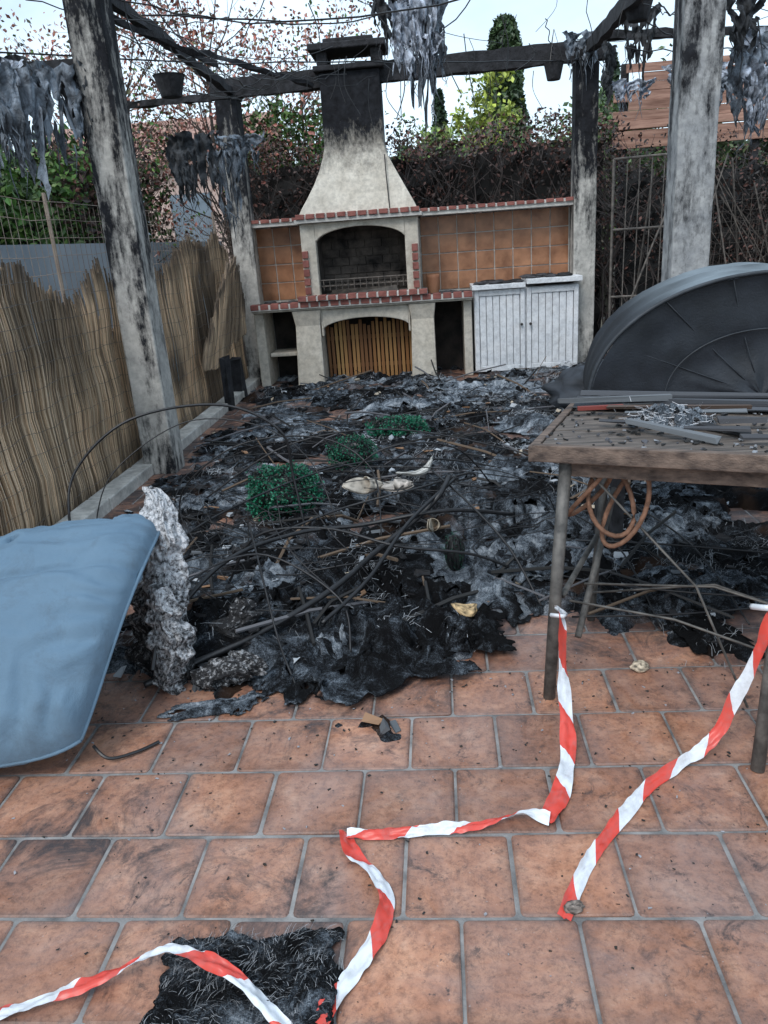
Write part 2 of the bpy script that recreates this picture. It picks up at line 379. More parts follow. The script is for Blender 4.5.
# ---------------------------------------------------------------- foreground burnt felt mat
s=MB()
def matf(u,v):
    k=1+.20*fr(u*3,v*3,1.)+.05*fr(u*14,v*14,1.)
    a_=(u-.5)*.36*k; b_=(v-.5)*.235*(1+.3*fr(u*3,v*3,4.)+.05*fr(u*14,v*14,7.))
    rd=1-min(1,abs(fr(u*2.2,v*2.2,8.))*3)
    return (-.44+a_+.06*b_, 1.12+b_+.05*a_, .008+.024*rd*sst(0,.15,min(u,1-u,v,1-v))+.010*abs(fr(u*8,v*8,3.))+.003*fr(u*30,v*30,1))
s.grid(matf,80,60,0,lambda u,v:(.30+.9*max(0,fr(u*2.5,v*2.5,2.)+.15),0,1))
felt=empty('burnt_felt_mat'); s.obj('felt',M_ash,felt,smooth=True,solid=.005)
s=MB()
for i in range(1400):
    u,v=R.random(),R.random(); p=Vector(matf(u,v)); an=.7+2.2*fr(u*2.5,v*2.5,6.)+R.gauss(0,.5); l=R.uniform(.008,.03)
    dx,dy=math.cos(an),math.sin(an); w_=.0003; lf=R.uniform(.001,.006); cc=R.choice([.015,.05,.12,.25,.4])
    P=[p,p+Vector((dx*l*.5,dy*l*.5,lf)),p+Vector((dx*l,dy*l,lf*.5))]
    i_=s.av([(q[0]-dy*w_*k,q[1]+dx*w_*k,q[2]+.003) for q in P for k in (-1,1)],(cc,cc*1.03,cc*1.08))
    s.f+=[(i_,i_+1,i_+3,i_+2),(i_+2,i_+3,i_+5,i_+4)]; s.m+=[0,0]
s.obj('fibres',M_attr,felt)

# ---------------------------------------------------------------- cables / hoops in debris
s=MB()
CB=[([(-1.6,3.0,.02),(-1.605,3.0,.35),(-1.58,3.1,.56),(-1.345,3.2,.746),(-.97,3.3,.77),(-.716,3.3,.64),(-.68,3.3,.43),(-.62,3.2,.1)],.006),
 ([(-1.62,3.2,.02),(-1.6,3.25,.30),(-1.5,3.35,.50),(-1.2,3.5,.66),(-.85,3.5,.62),(-.62,3.45,.45),(-.5,3.3,.2)],.003),
 ([(-1.35,3.6,.03),(-1.3,3.6,.30),(-1.0,3.65,.50),(-.6,3.7,.50),(-.35,3.6,.35),(-.3,3.3,.12)],.004),
 ([(-1.05,2.22,.03),(-.9,2.3,.06),(-.70,2.42,.10),(-.45,2.62,.17),(-.277,2.9,.22),(-.1,3.05,.31),(-.02,3.1,.38),(.02,3.2,.42)],.012),
 ([(-1.05,2.3,.12),(-.85,2.6,.3),(-.62,2.9,.3),(-.35,3.0,.29),(0.0,3.05,.32),(.3,3.3,.2)],.009),
 ([(-.05,3.3,.42),(.1,3.1,.33),(.25,2.9,.2),(.35,2.7,.04)],.005),
 ([(-.75,2.9,.28),(-.45,3.1,.33),(-.1,3.2,.38),(.1,3.5,.34),(.15,3.9,.2),(-.05,4.1,.1)],.005),
 ([(-.9,2.25,.03),(-.95,2.4,.28),(-.7,2.6,.34),(-.4,2.5,.2),(-.35,2.35,.06)],.004),
 ([(-.6,3.6,.2),(-.3,3.6,.45),(.05,3.7,.42),(.25,3.9,.15)],.004),
 ([(-1.4,4.2,.05),(-.9,4.3,.32),(-.3,4.4,.36),(.4,4.4,.2),(.9,4.2,.05)],.005),
 ([(.05,3.25,.40),(-.15,2.9,.33),(-.3,2.6,.22),(-.45,2.4,.15)],.008),
 ([(-.8,2.9,.35),(-.7,2.6,.3),(-.6,2.35,.12),(-.52,2.2,.02)],.004),
 ([(-1.25,2.9,.02),(-1.2,3.1,.2),(-.9,3.5,.28),(-.5,3.9,.30),(0,4.2,.22),(.5,4.4,.05)],.005),
 ([(-.95,3.0,.05),(-.8,3.0,.26),(-.5,2.95,.30),(-.2,2.85,.25),(.1,2.9,.18),(.3,3.0,.05)],.006)]
for p,r in CB:
    s.tube(spline(p,8),r,7)
for i in range(26):
    cx=R.uniform(-1.0,.3); cy=R.uniform(2.9,4.4); ra=R.uniform(.25,.65); a0=R.uniform(0,6.28); sw=R.uniform(2.2,4.6); hh=R.uniform(.10,.36)
    P=[(cx+ra*math.cos(a0+sw*k/10)*R.uniform(.97,1.03),cy+ra*.6*math.sin(a0+sw*k/10),.06+hh*math.sin(math.pi*k/10)+R.uniform(-.006,.01)) for k in range(11)]
    s.tube(spline(P,5),R.uniform(.0014,.0030),5)
for i in range(60):
    cy=R.uniform(2.7,6.8); cx=R.uniform(-1.5,.28*cy); z=max(dh(cx,cy)[0],0); ra=R.uniform(.15,.5); a0=R.uniform(0,6.28); sw=R.uniform(1.5,4.6); hh=R.uniform(.01,.10)
    P=[(cx+ra*math.cos(a0+sw*k/8)*R.uniform(.96,1.04),cy+ra*.7*math.sin(a0+sw*k/8),z+.03+hh*math.sin(math.pi*k/8)+R.uniform(-.008,.012)) for k in range(9)]
    s.tube(spline(P,4),R.uniform(.0016,.0034),5)
for P in ([(.38,3.0,.05),(.6,2.75,.10),(.9,2.6,.12),(1.3,2.55,.10)],[(.45,2.6,.04),(.8,2.5,.09),(1.2,2.6,.06)],[(.3,3.3,.08),(.8,3.0,.16),(1.4,2.9,.12)],[(.5,3.7,.12),(.7,3.1,.14),(.75,2.5,.03)],[(.9,3.6,.12),(1.0,3.0,.14),(1.05,2.5,.04)]):
    s.tube(spline(P,5),.004,5)
s.obj('burnt_cable_tangle',M_cable,smooth=True)

# ---------------------------------------------------------------- artificial boxwood balls
M_green=attrmat('plastic_green',.45)
def boxball(c,r,n,name='artificial_boxwood_ball',burn=.5):
    e=empty(name); b_=MB()
    for i in range(n):
        p=Vector((R.gauss(0,1),R.gauss(0,1),R.gauss(0,1))).normalized()
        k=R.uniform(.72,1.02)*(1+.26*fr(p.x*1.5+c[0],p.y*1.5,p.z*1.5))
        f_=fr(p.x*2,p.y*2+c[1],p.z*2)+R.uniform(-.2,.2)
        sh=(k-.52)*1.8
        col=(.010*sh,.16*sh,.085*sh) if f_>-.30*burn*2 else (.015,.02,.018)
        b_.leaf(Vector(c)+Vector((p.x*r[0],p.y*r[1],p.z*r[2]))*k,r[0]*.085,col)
    b_.obj('leaves',M_green,e)
    b2=MB()
    for q in range(6):
        a_=q*math.pi/6
        b2.tube([Vector(c)+Vector((math.cos(a_)*r[0]*.82*math.cos(t_),math.sin(a_)*r[1]*.82*math.cos(t_),r[2]*.82*math.sin(t_))) for t_ in [k*math.pi/8 for k in range(17)]],.003,5)
    blob(b2,c,(r[0]*.68,r[1]*.68,r[2]*.68),(0,0,0),(.01,.02,.015),2)
    b2.obj('wire_frame',M_cable,e)
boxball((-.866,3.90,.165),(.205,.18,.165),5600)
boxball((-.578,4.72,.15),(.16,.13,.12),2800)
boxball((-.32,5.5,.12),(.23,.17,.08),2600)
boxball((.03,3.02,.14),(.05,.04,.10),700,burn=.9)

# ---------------------------------------------------------------- blue cushion
def blend(p,q,t): return Vector(p)*(1-t)+Vector(q)*t
M_blue,nt,b=newmat('blue_grey_canvas'); v=coords(nt)
cl=ramp(nt,nz(nt,v,3,6,.6),[(.3,(.105,.178,.25)),(.7,(.135,.22,.30))])
cl=mix(nt,mth(nt,'MULTIPLY',ramp(nt,nz(nt,v,6,9,.75,.5),[(.50,0.0),(.72,1.0)]),.45),cl,(.06,.075,.09))
nt.links.new(cl,b.inputs['Base Color']); b.inputs['Roughness'].default_value=.8
wv=N(nt,'ShaderNodeTexNoise'); wv.inputs['Scale'].default_value=400; nt.links.new(v,wv.inputs['Vector'])
bump(nt,b,mth(nt,'ADD',mth(nt,'MULTIPLY',nz(nt,v,9,4,.5,.8),2.0),mth(nt,'MULTIPLY',wv.outputs['Fac'],.3)),.4,.012)
TL=(-2.0,2.28,.44);TR=(-1.06,2.58,.46);BR=(-1.06,1.79,.075);BL=(-1.95,1.60,.075)
def cush(u,v,side):
    a_=2*u-1; b__=2*v-1
    a2=a_*(1-.035*b__**8); b2=b__*(1-.05*a_**8); u2=(a2+1)/2; v2=(b2+1)/2
    top=blend(TL,TR,u2);bot=blend(BL,BR,u2); p=top*(1-v2)+bot*v2
    p.z+=.19*math.sin(math.pi*min(1,max(0,v2)))**.8
    if u2>.5: p.x+=.09*math.sin(math.pi*max(0,v2)**.75)*((u2-.5)*2)**3
    e=min((1-abs(a_))*5,(1-abs(b__))*4.5,1); th=.085*math.sqrt(max(0,1-(1-e)**2))
    nrm=Vector((0.12,-.50,.85)).normalized()
    if side>0:
        p.z+=.020*fr(u*3,v*3,3.)+.010*fr(u*4+2,v*14,3.)*sst(0,.3,min(u,1-u)*2)
        th-=.022*math.exp(-((v-.50)/.022)**2)+.036*math.exp(-((u-.62)/.015)**2-((v-.25)/.02)**2)+.036*math.exp(-((u-.62)/.015)**2-((v-.75)/.02)**2)
        wr=math.exp(-(1-u)*7)+math.exp(-v*7)+math.exp(-(1-v)*7); th+=.010*wr*math.sin((v if (1-u)<min(v,1-v) else u)*60+6*fr(u*3,v*3,9.))*sst(0,.06,min(u,1-u,v,1-v))
    return p+nrm*th*side
cu=empty('blue_lounger_cushion'); s=MB()
s.grid(lambda u,v:cush(u,v,1),100,100); s.obj('upper_cover',M_blue,cu,smooth=True)
s=MB(); s.grid(lambda u,v:cush(u,1-v,-1),48,48); s.obj('under_cover',simple('dark_canvas',(.05,.075,.10),(.08,.12,.16),5,.8),cu,smooth=True)
s=MB()
s.tube([cush(1,k/40,0) for k in range(41)],.006,6); s.tube([cush(1-k/40,1,0) for k in range(41)],.006,6)
s.tube([cush(k/40,0,0) for k in range(41)],.006,6); s.obj('piping',M_blue,cu,smooth=True)
s=MB(); s.tube(spline([(-1.07,1.86,.05),(-1.02,1.84,.02),(-.95,1.88,.012),(-.9,1.93,.01)],6),.005,6); s.tube(spline([(-1.00,2.3,.33),(-.99,2.25,.2),(-1.0,2.2,.10)],6),.008,5)
s.obj('ties',M_cable,cu)

# standing charred foam slab beside cushion
m,nt,b=newmat('charred_foam'); v=coords(nt)
vo=N(nt,'ShaderNodeTexVoronoi'); vo.inputs['Scale'].default_value=45; nt.links.new(v,vo.inputs['Vector'])
tc=N(nt,'ShaderNodeAttribute'); tc.attribute_name='Col'; sp=N(nt,'ShaderNodeSeparateColor'); nt.links.new(tc.outputs['Color'],sp.inputs[0])
f=mth(nt,'ADD',mth(nt,'MULTIPLY',mth(nt,'SUBTRACT',nz(nt,v,50,8,.8),.53),6.0),sp.outputs[0],True)
nt.links.new(mix(nt,f,(.018,.018,.020),(.72,.73,.75)),b.inputs['Base Color']); b.inputs['Roughness'].default_value=.95
bump(nt,b,mth(nt,'ADD',vo.outputs['Distance'],nz(nt,v,60)),1,.02); M_foam=m
fm=empty('charred_foam_cushion')
def foam(ax,ay,az,bx,by,bz,w,th,sd,ash,nm):
    s=MB()
    A=Vector((ax,ay,az));B=Vector((bx,by,bz)); L=(B-A); W=Vector((.75,-.5,0)).normalized()*w; Tn=L.cross(W).normalized()*th
    def fn(u,v):
        an=u*2*math.pi; cx=math.copysign(abs(math.cos(an))**.5,math.cos(an)); cy=math.copysign(abs(math.sin(an))**.5,math.sin(an))
        k=(1+.5*fr(v*5+sd,math.cos(an)*1.5,math.sin(an))+.12*fr(v*18,math.cos(an)*6,math.sin(an)*6))*math.sqrt(max(0.02,math.sin(math.pi*(.06+.88*v))))
        return A+L*v+W*cx*.5*k+Tn*cy*.5*k+Vector((.06*fr(v*3,sd,1.),0,0))
    s.grid(fn,60,60,0,lambda u,v:(ash(v),0,0)); s.obj(nm,M_foam,fm,smooth=True)
foam(-.95,2.28,.0,-1.01,2.52,.64,.15,.09,2,lambda v:.15+.85*sst(.2,.75,v),'upright_block')
foam(-.93,2.22,.0,-.98,2.30,.36,.12,.09,6,lambda v:.35+.4*v,'lower_block')
foam(-1.06,2.35,.0,-1.08,2.42,.30,.12,.08,9,lambda v:-.1+.5*v,'broken_block')
foam(-.86,2.22,.02,-.68,2.28,.10,.14,.08,12,lambda v:.0+.3*v,'fallen_block')
foam(-.78,2.42,.02,-.74,2.48,.22,.10,.08,15,lambda v:-.3+.3*v,'stump_block')

# ---------------------------------------------------------------- barrier tape
m,nt,b=newmat('red_white_tape'); a=N(nt,'ShaderNodeAttribute'); a.attribute_name='Col'
sp=N(nt,'ShaderNodeSeparateColor'); nt.links.new(a.outputs['Color'],sp.inputs[0])
q=mth(nt,'GREATER_THAN',mth(nt,'FRACT',mth(nt,'ADD',sp.outputs[0],mth(nt,'MULTIPLY',sp.outputs[1],.22))),.5)
c=mix(nt,q,(.72,.75,.79),(.66,.07,.05))
nt.links.new(mix(nt,mth(nt,'MULTIPLY',ramp(nt,nz(nt,coords(nt),18,8,.75),[(.48,0.0),(.8,1.0)]),.55),c,(.2,.19,.18)),b.inputs['Base Color'])
b.inputs['Roughness'].default_value=.35; M_tape=m
def tape(mb,pts,w,ph,tw=None,period=.26):
    P=spline(pts,20); L=0; i0=len(mb.v); nn=len(P)
    for k,p in enumerate(P):
        if k: L+=(p-P[k-1]).length
        dd=(P[min(k+1,nn-1)]-P[max(k-1,0)]).normalized()
        an=(interp(k/(nn-1),tw) if tw else 0)+.45*noise.noise(Vector((L*11,ph,3)))
        side=dd.cross(Vector((0,0,1)))
        if side.length<.25: side=Vector((.9,-.3,0))
        side.normalize(); upv=side.cross(dd)
        sv_=side*math.cos(an)+upv*math.sin(an)
        ww=w*(1+.3*noise.noise(Vector((L*9,ph,0))))
        for j in range(7):
            q=j/6-.5
            pp=p+sv_*ww*q+Vector((0,0,.010*noise.noise(Vector((L*16,q*3,ph)))+.007*noise.noise(Vector((L*45,q*7,ph)))+.003))
            pp.z=max(pp.z,.004+.002*abs(q))
            mb.v.append(tuple(pp)); mb.c.append((ph+L/period,q+.5,0))
    for k in range(nn-1):
        for j in range(6):
            a_=i0+k*7+j; mb.f.append((a_,a_+7,a_+8,a_+1)); mb.m.append(0)
tp=empty('barrier_tape'); s=MB()
tape(s,[(.325,2.10,.33),(.33,2.07,.30),(.325,2.02,.17),(.322,1.93,.07),(.31,1.82,.02),(.27,1.68,.012),(.215,1.575,.008)],.044,.2,[(0,.5),(.25,1.1),(.4,.5),(.6,.2),(1,0)])
tape(s,[(.225,1.575,.012),(.153,1.59,.02),(.05,1.555,.014),(-.049,1.545,.012),(-.17,1.535,.01),(-.28,1.53,.012)],.029,.0,[(0,.4),(.25,-.7),(.45,.2),(.6,.8),(1,.3)])
tape(s,[(-.283,1.535,.014),(-.26,1.47,.012),(-.2,1.40,.012),(-.168,1.33,.014),(-.178,1.25,.012),(-.212,1.176,.008),(-.26,1.09,.008),(-.31,.98,.008),(-.36,.86,.006)],.040,.5,[(0,.3),(.3,.2),(.42,.9),(.55,0),(1,0)])
s.tube([(.30,2.09,.315),(.33,2.06,.325),(.345,2.10,.31),(.32,2.13,.32)],.007,6)
s.obj('tape_along_tiles',M_tape,tp,smooth=True)
s=MB()
tape(s,[(-1.15,1.00,.006),(-.958,1.04,.01),(-.80,1.095,.02),(-.69,1.14,.035),(-.604,1.168,.05),(-.52,1.135,.058),(-.449,1.10,.055),(-.38,1.05,.04),(-.337,1.02,.02),(-.30,1.0,.012),(-.25,.99,.01)],.034,.0,[(0,0),(.3,.4),(.5,.2),(.7,.5),(1,0)])
s.obj('tape_across_mat',M_tape,tp,smooth=True)
s=MB()
tape(s,[(.84,1.86,.42),(.825,1.85,.376),(.79,1.846,.26),(.755,1.843,.17),(.711,1.83,.07),(.61,1.775,.02),(.502,1.695,.012),(.41,1.59,.012),(.331,1.487,.012),(.27,1.39,.01),(.215,1.285,.006)],.034,.3,[(0,1.0),(.15,.3),(.3,1.1),(.4,.5),(.55,1.1),(.7,.4),(.82,.8),(1,0)])
s.tube(spline([(.86,1.9,.42),(.82,1.85,.44),(.80,1.9,.42)],5),.009,6)
s.obj('tape_from_table_leg',M_tape,tp,smooth=True)

# ---------------------------------------------------------------- table
tb=empty('scorched_folding_table')
O=Vector((.29,2.245,0)); an=math.atan2(-.354,.935); TM=Matrix.Translation(O)@Matrix.Rotation(an,4,'Z')
W_,D_,Z_=1.45,.66,.80
s=MB()
for i in range(7):
    y=i*D_/7; s.box(0,W_,y+.003,y+D_/7-.003,Z_-.022,Z_-R.uniform(0,.004),0,TM,j=.002)
s.obj('top_boards',M_dkwood,tb,bevel=.002)
s=MB()
s.box(-.02,W_+.02,-.030,-.004,Z_-.045,Z_+.004,0,TM,j=.002); s.box(-.03,-.004,-.030,D_+.02,Z_-.045,Z_+.003,0,TM,j=.002); s.box(0,W_,D_+.004,D_+.03,Z_-.05,Z_+.002,0,TM)
s.box(.05,W_-.05,.02,.045,Z_-.10,Z_-.024,0,TM); s.box(.05,.075,.05,D_-.05,Z_-.10,Z_-.024,0,TM)
s.obj('rim_and_apron',simple('weathered_rim_wood',(.045,.032,.027),(.22,.16,.125),5,.75,.7,30,(1,10,8),bd=.005),tb,bevel=.003)
s=MB()
def tl(p): return TM@Vector(p)
s.tube([tl((.07,.03,Z_-.03)),tl((.06,-.045,.4)),tl((.05,-.10,0))],.019,10)
s.tube([tl((.12,D_-.1,Z_-.03)),tl((.10,D_-.16,.4)),tl((.08,D_-.2,0))],.014,8)
s.tube([tl((.075,-.03,.33)),tl((.09,D_-.17,.33))],.010,8)
s.tube([(.92,1.98,Z_-.03),(.86,1.88,.4),(.80,1.765,0)],.018,10)
s.tube([(.93,2.01,Z_-.03),(.9,1.9,.45),(.88,1.82,.3)],.011,8)
s.tube([(1.2,2.5,Z_-.03),(1.18,2.4,0)],.016,8)
s.tube([tl((.12,.05,Z_-.08)),tl((.45,.1,.35)),tl((.62,.0,.02))],.004,5)
s.tube([tl((.14,D_-.12,.5)),tl((.10,.1,.12))],.012,8)
s.tube([tl((.09,.0,.30)),tl((.4,.02,.27)),tl((.8,-.05,.2))],.004,5)
s.tube([tl((.1,.2,.27)),tl((.5,.2,.31)),tl((.9,.1,.26))],.004,5)
s.tube([tl((.1,.3,.19)),tl((.5,.35,.25)),tl((.9,.3,.16))],.004,5)
s.obj('folding_legs',simple('burnt_grey_tube',(.045,.045,.044),(.19,.18,.165),18,.6,.5,60,metal=.3),tb,smooth=True)
s=MB()
for k,(ox,sz,ph) in enumerate([(.19,.10,0),(.25,.12,1.0),(.15,.08,2.2)]):
    P=[tl((ox+.085*math.sin(t_*.9+ph)*(.4+.6*math.sin(t_/2)),.08+.03*math.cos(t_+ph),Z_-.09-sz*(1-math.cos(t_)))) for t_ in [q*2*math.pi/24 for q in range(25)]]
    s.tube(P,.0075,7)
s.obj('hanging_rope_loops',simple('scorched_rope',(.10,.05,.03),(.30,.16,.10),30,.8,.8,150),tb,smooth=True)
s=MB()
for i in range(26):
    x=R.uniform(0,1.3); y=R.uniform(.1,.62); a_=R.gauss(0,.35); l=R.uniform(.05,.22)
    Mx=TM@Matrix.Translation((x,y,Z_+.008+R.uniform(0,.02)))@Matrix.Rotation(a_,4,'Z')@Matrix.Rotation(R.gauss(0,.05),4,'Y')
    s.box(-l,l,-.012,.012,0,R.uniform(.004,.018),0,Mx,j=.004,c=R.choice([(.015,.015,.017),(.05,.05,.055),(.14,.15,.16),(.09,.06,.045)]))
for i in range(5):
    Mx=TM@Matrix.Translation((.6,.50+.03*i,Z_+.006+.006*i))@Matrix.Rotation(R.gauss(0.03,.05),4,'Z')
    s.box(-.60,.8,-.02,.02,0,.010,0,Mx,j=.006,c=(.02,.02,.023) if i%2 else (.07,.075,.085))
Mx=TM@Matrix.Translation((.08,.40,Z_+.02))@Matrix.Rotation(.35,4,'Z'); s.box(-.05,.10,-.009,.009,0,.012,0,Mx,c=(.20,.04,.03)); s.box(.10,.2,-.008,.008,0,.012,0,Mx,c=(.02,.02,.02))
for i in range(420):
    x=R.uniform(0,1.3); y=R.uniform(0,.64); Mx=TM@Matrix.Translation((x,y,Z_+.001))@Matrix.Rotation(R.uniform(0,6),4,'Z'); q=R.uniform(.0015,.010)
    s.box(-q,q,-q*.5,q*.5,0,.004,0,Mx,j=q*.3,c=R.choice([(.02,.02,.02),(.02,.02,.02),(.25,.26,.28),(.08,.08,.09)]))
s.obj('burnt_bits_on_top',M_attr,tb)
s=MB()
s.grid(lambda u,v:tl((.34+(u-.5)*.24*(1+.3*fr(u*3,v*3,1.)),.30+(v-.5)*.15*(1+.3*fr(u*3,v*3,5.)),Z_+.006+.05*math.sin(math.pi*u)*math.sin(math.pi*v)*(.6+abs(fr(u*4,v*4,2.)))*1.3)),40,40,0,lambda u,v:(1.15+.4*fr(u*5,v*5,3.),0,1),lambda u,v:fr(u*5,v*5,9.)>-.3)
s.obj('ash_clump',M_ash,tb,smooth=True)
s=MB()
for i in range(1100):
    cx,cy=.34+R.gauss(0,.05),.30+R.gauss(0,.035)
    p=tl((cx,cy,Z_+.01+abs(R.gauss(0,.018)))); a_=R.uniform(0,6.28); l=R.uniform(.01,.035); dx,dy=math.cos(a_),math.sin(a_); dz=R.uniform(-.01,.015)
    cc=R.choice([.15,.35,.5,.6]); w_=.0005
    i_=s.av([(p.x-dy*w_,p.y+dx*w_,p.z),(p.x+dy*w_,p.y-dx*w_,p.z+.001),(p.x+dx*l+dy*w_,p.y+dy*l-dx*w_,p.z+dz+.001),(p.x+dx*l-dy*w_,p.y+dy*l+dx*w_,p.z+dz)],(cc,cc,cc*1.03)); s.f.append((i_,i_+1,i_+2,i_+3)); s.m.append(0)
s.obj('white_fibre_clump',M_attr,tb)

# ---------------------------------------------------------------- half-round daybed canopy
cn=empty('half_round_daybed_canopy')
CX,CZ,RX,RZ,YA,YB=1.27,.72,.68,.475,3.12,3.50
def arc(t_,k=1.0): return (CX-RX*k*math.cos(t_),CZ+RZ*k*math.sin(t_)**.92 if math.sin(t_)>0 else CZ)
s=MB()
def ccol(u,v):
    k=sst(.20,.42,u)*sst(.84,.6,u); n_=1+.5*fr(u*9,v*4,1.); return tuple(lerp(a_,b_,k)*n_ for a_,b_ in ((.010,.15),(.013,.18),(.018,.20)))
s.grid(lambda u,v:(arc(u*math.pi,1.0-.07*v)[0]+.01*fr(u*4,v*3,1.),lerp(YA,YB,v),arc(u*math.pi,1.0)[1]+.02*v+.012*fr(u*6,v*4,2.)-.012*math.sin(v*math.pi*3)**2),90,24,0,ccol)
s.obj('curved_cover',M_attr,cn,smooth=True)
s=MB()
s.grid(lambda u,v:(arc(u*math.pi,.985*v)[0], YA+.035*math.sin(v*math.pi)+.016*fr(u*4,v*4,1.), arc(u*math.pi,.985*v)[1]),60,14)
s.obj('dark_side_panel',simple('black_mesh_fabric',(.004,.007,.011),(.018,.024,.033),7,.6,.4,120),cn,smooth=True)
s=MB()
s.tube([(arc(t_,1.0)[0],YA-.004,arc(t_,1.0)[1]) for t_ in [k*math.pi/50 for k in range(51)]],.008,7)
for kk in (.93,.55):
    s.tube([(arc(t_,kk)[0],YA+.02,arc(t_,kk)[1]) for t_ in [k*math.pi/40 for k in range(41)]],.003,6)
for t_ in (.5,.95,1.35,1.8,2.3):
    s.tube([(arc(t_,k/6)[0],YA+.035*math.sin(k/6*math.pi)-.002,arc(t_,k/6)[1]) for k in range(1,7)],.0022,5)
s.obj('frame_ribs',simple('dark_tube',(.016,.02,.025),(.04,.048,.058),8,.6),cn,smooth=True)
s=MB(); s.box(.64,1.95,3.10,3.5,.64,.715,0,None,.006)
for x in (.70,1.86):
    for y in (3.12,3.44): s.box(x,x+.05,y,y+.05,0,.64)
s.obj('base_frame',M_black,cn,bevel=.004)
s=MB(); blob(s,(1.22,6.2,.17),(.36,.28,.19),(0,0,.3),(.03,.036,.045),4,.3,20); blob(s,(1.72,6.5,.22),(.38,.3,.24),(0,0,.3),(.03,.034,.042),6,.3,20)
s.obj('charred_beanbag',M_attr,smooth=True)

# ---------------------------------------------------------------- barbecue
bq=empty('masonry_barbecue')
def archpanel(mb,x0,x1,z1,ix0,ix1,zs,zc,ya,yb,zb,n=24,mi=0):
    mb.box(x0,ix0,ya,yb,zb,z1,mi); mb.box(ix1,x1,ya,yb,zb,z1,mi)
    pts=[]
    for k in range(n+1):
        t_=-1+2*k/n; pts.append((lerp(ix0,ix1,k/n),zs+(zc-zs)*math.sqrt(max(0,1-(t_*.97)**2))))
    for (xa,za),(xb,zb_) in zip(pts,pts[1:]):
        i=mb.av([(xa,ya,za),(xb,ya,zb_),(xb,ya,z1),(xa,ya,z1),(xa,yb,za),(xb,yb,zb_),(xb,yb,z1),(xa,yb,z1)])
        for q in ((0,1,2,3),(7,6,5,4),(4,5,1,0),(3,2,6,7)): mb.f.append(tuple(i+k for k in q)); mb.m.append(mi)
s=MB()
def pillar(xa,xb,fl):
    i=s.av([(xa-fl,8.08,0),(xb+fl*.3,8.08,0),(xb+fl*.3,8.62,0),(xa-fl,8.62,0),(xa,8.16,.62),(xb,8.16,.62),(xb,8.62,.62),(xa,8.62,.62),(xa-.02,8.12,.775),(xb+.02,8.12,.775),(xb+.02,8.62,.775),(xa-.02,8.62,.775)])
    for k in (0,4):
        for q in range(4): s.f.append((i+k+q,i+k+(q+1)%4,i+k+4+(q+1)%4,i+k+4+q)); s.m.append(0)
pillar(-1.48,-1.22,.02); pillar(-.27,-.035,.02)
archpanel(s,-1.21,-.28,.775,-1.19,-.30,.55,.67,8.17,8.30,.50)
s.box(-1.92,.36,8.12,8.69,.777,.815)
s.box(-1.92,-1.82,8.2,8.69,0,.775); s.box(.27,.355,8.2,8.69,0,.775)
s.box(-1.81,-1.52,8.3,8.69,.30,.34)
s.obj('base_and_pillars',M_cream,bq,bevel=.012)
s=MB(); s.box(-1.92,1.42,8.70,8.84,0,1.60); s.obj('back_wall',M_mortar,bq)
s=MB(); s.box(-1.81,.265,8.66,8.695,0,.77)
s.obj('under_counter_dark_back',M_blackin,bq)  # near-black mottled panel across the back of the counter openings
s=MB()
for i in range(21):
    x=-1.2+i*.0445; c=R.choice([(.36,.19,.07),(.28,.13,.045),(.20,.09,.035),(.42,.24,.09)]); yy_=R.uniform(0,.02)
    s.box(x,x+.030,8.42+yy_,8.44+yy_,0,.60+R.uniform(-.04,.05),0,None,.003,c=c)
s.box(-1.2,-.28,8.45,8.47,.42,.46,c=(.14,.07,.03)); s.box(-1.2,-.28,8.45,8.47,.12,.16,c=(.14,.07,.03))
s.obj('wooden_slats_in_log_store',M_attr,bq)
s=MB()
archpanel(s,-1.34,-.155,1.615,-1.19,-.29,1.40,1.56,8.16,8.27,.90)
s.box(-1.34,-1.24,8.272,8.69,.90,1.615); s.box(-.255,-.155,8.272,8.69,.90,1.615)
s.obj('hearth_surround',M_cream,bq,bevel=.008)
s=MB(); s.box(-1.238,-.257,8.62,8.69,.90,1.6); s.box(-1.238,-1.195,8.275,8.615,.9,1.6); s.box(-.30,-.257,8.275,8.615,.9,1.6); s.box(-1.19,-.305,8.275,8.615,1.57,1.6)
for r in range(7):
    for c in range(5):
        x=-1.18+c*.178-(.08 if r%2 else 0); s.box(max(x,-1.19),min(x+.168,-.31),8.60,8.618,.93+r*.085,1.005+r*.085)
s.obj('firebox_lining',simple('sooty_firebrick',(.012,.011,.011),(.13,.11,.095),6,.95,.6,30),bq)
s=MB()
for k in range(30): s.tube([(-1.17+k*.0295,8.22,1.0),(-1.17+k*.0295,8.58,1.0)],.004,5)
s.tube([(-1.19,8.22,1.0),(-.29,8.22,1.0)],.007,6); s.tube([(-1.19,8.2,1.06),(-.29,8.2,1.06)],.006,6)
for k in range(14): s.tube([(-1.15+k*.063,8.2,1.06),(-1.15+k*.063,8.2,.96)],.004,5)
s.box(-1.1,-.4,8.3,8.5,.905,.96,0,None,.02)
s.obj('grill_grate',M_rust,bq)
s=MB()
def brickrow(xa,xb,ya,yb,za,zb,w=.105,g_=.020):
    n=max(1,round((xb-xa)/w)); w=(xb-xa)/n
    for i in range(n): s.box(xa+i*w+g_/2,xa+(i+1)*w-g_/2,ya,yb,za,zb,0,None,.0025)
brickrow(-1.93,.37,8.085,8.20,.812,.865)
brickrow(-1.42,-.08,8.05,8.16,.872,.922)
brickrow(-1.90,-1.36,8.42,8.56,1.655,1.69,.1); brickrow(-.14,1.42,8.42,8.56,1.655,1.69,.1)
brickrow(-1.37,-.12,8.08,8.2,1.655,1.70,.1)
for i in range(5):
    z=.935+i*.088
    s.box(-1.335,-1.275,8.13,8.158,z,z+.068,0,None,.002)
    s.box(-.225,-.165,8.13,8.158,z,z+.068,0,None,.002)
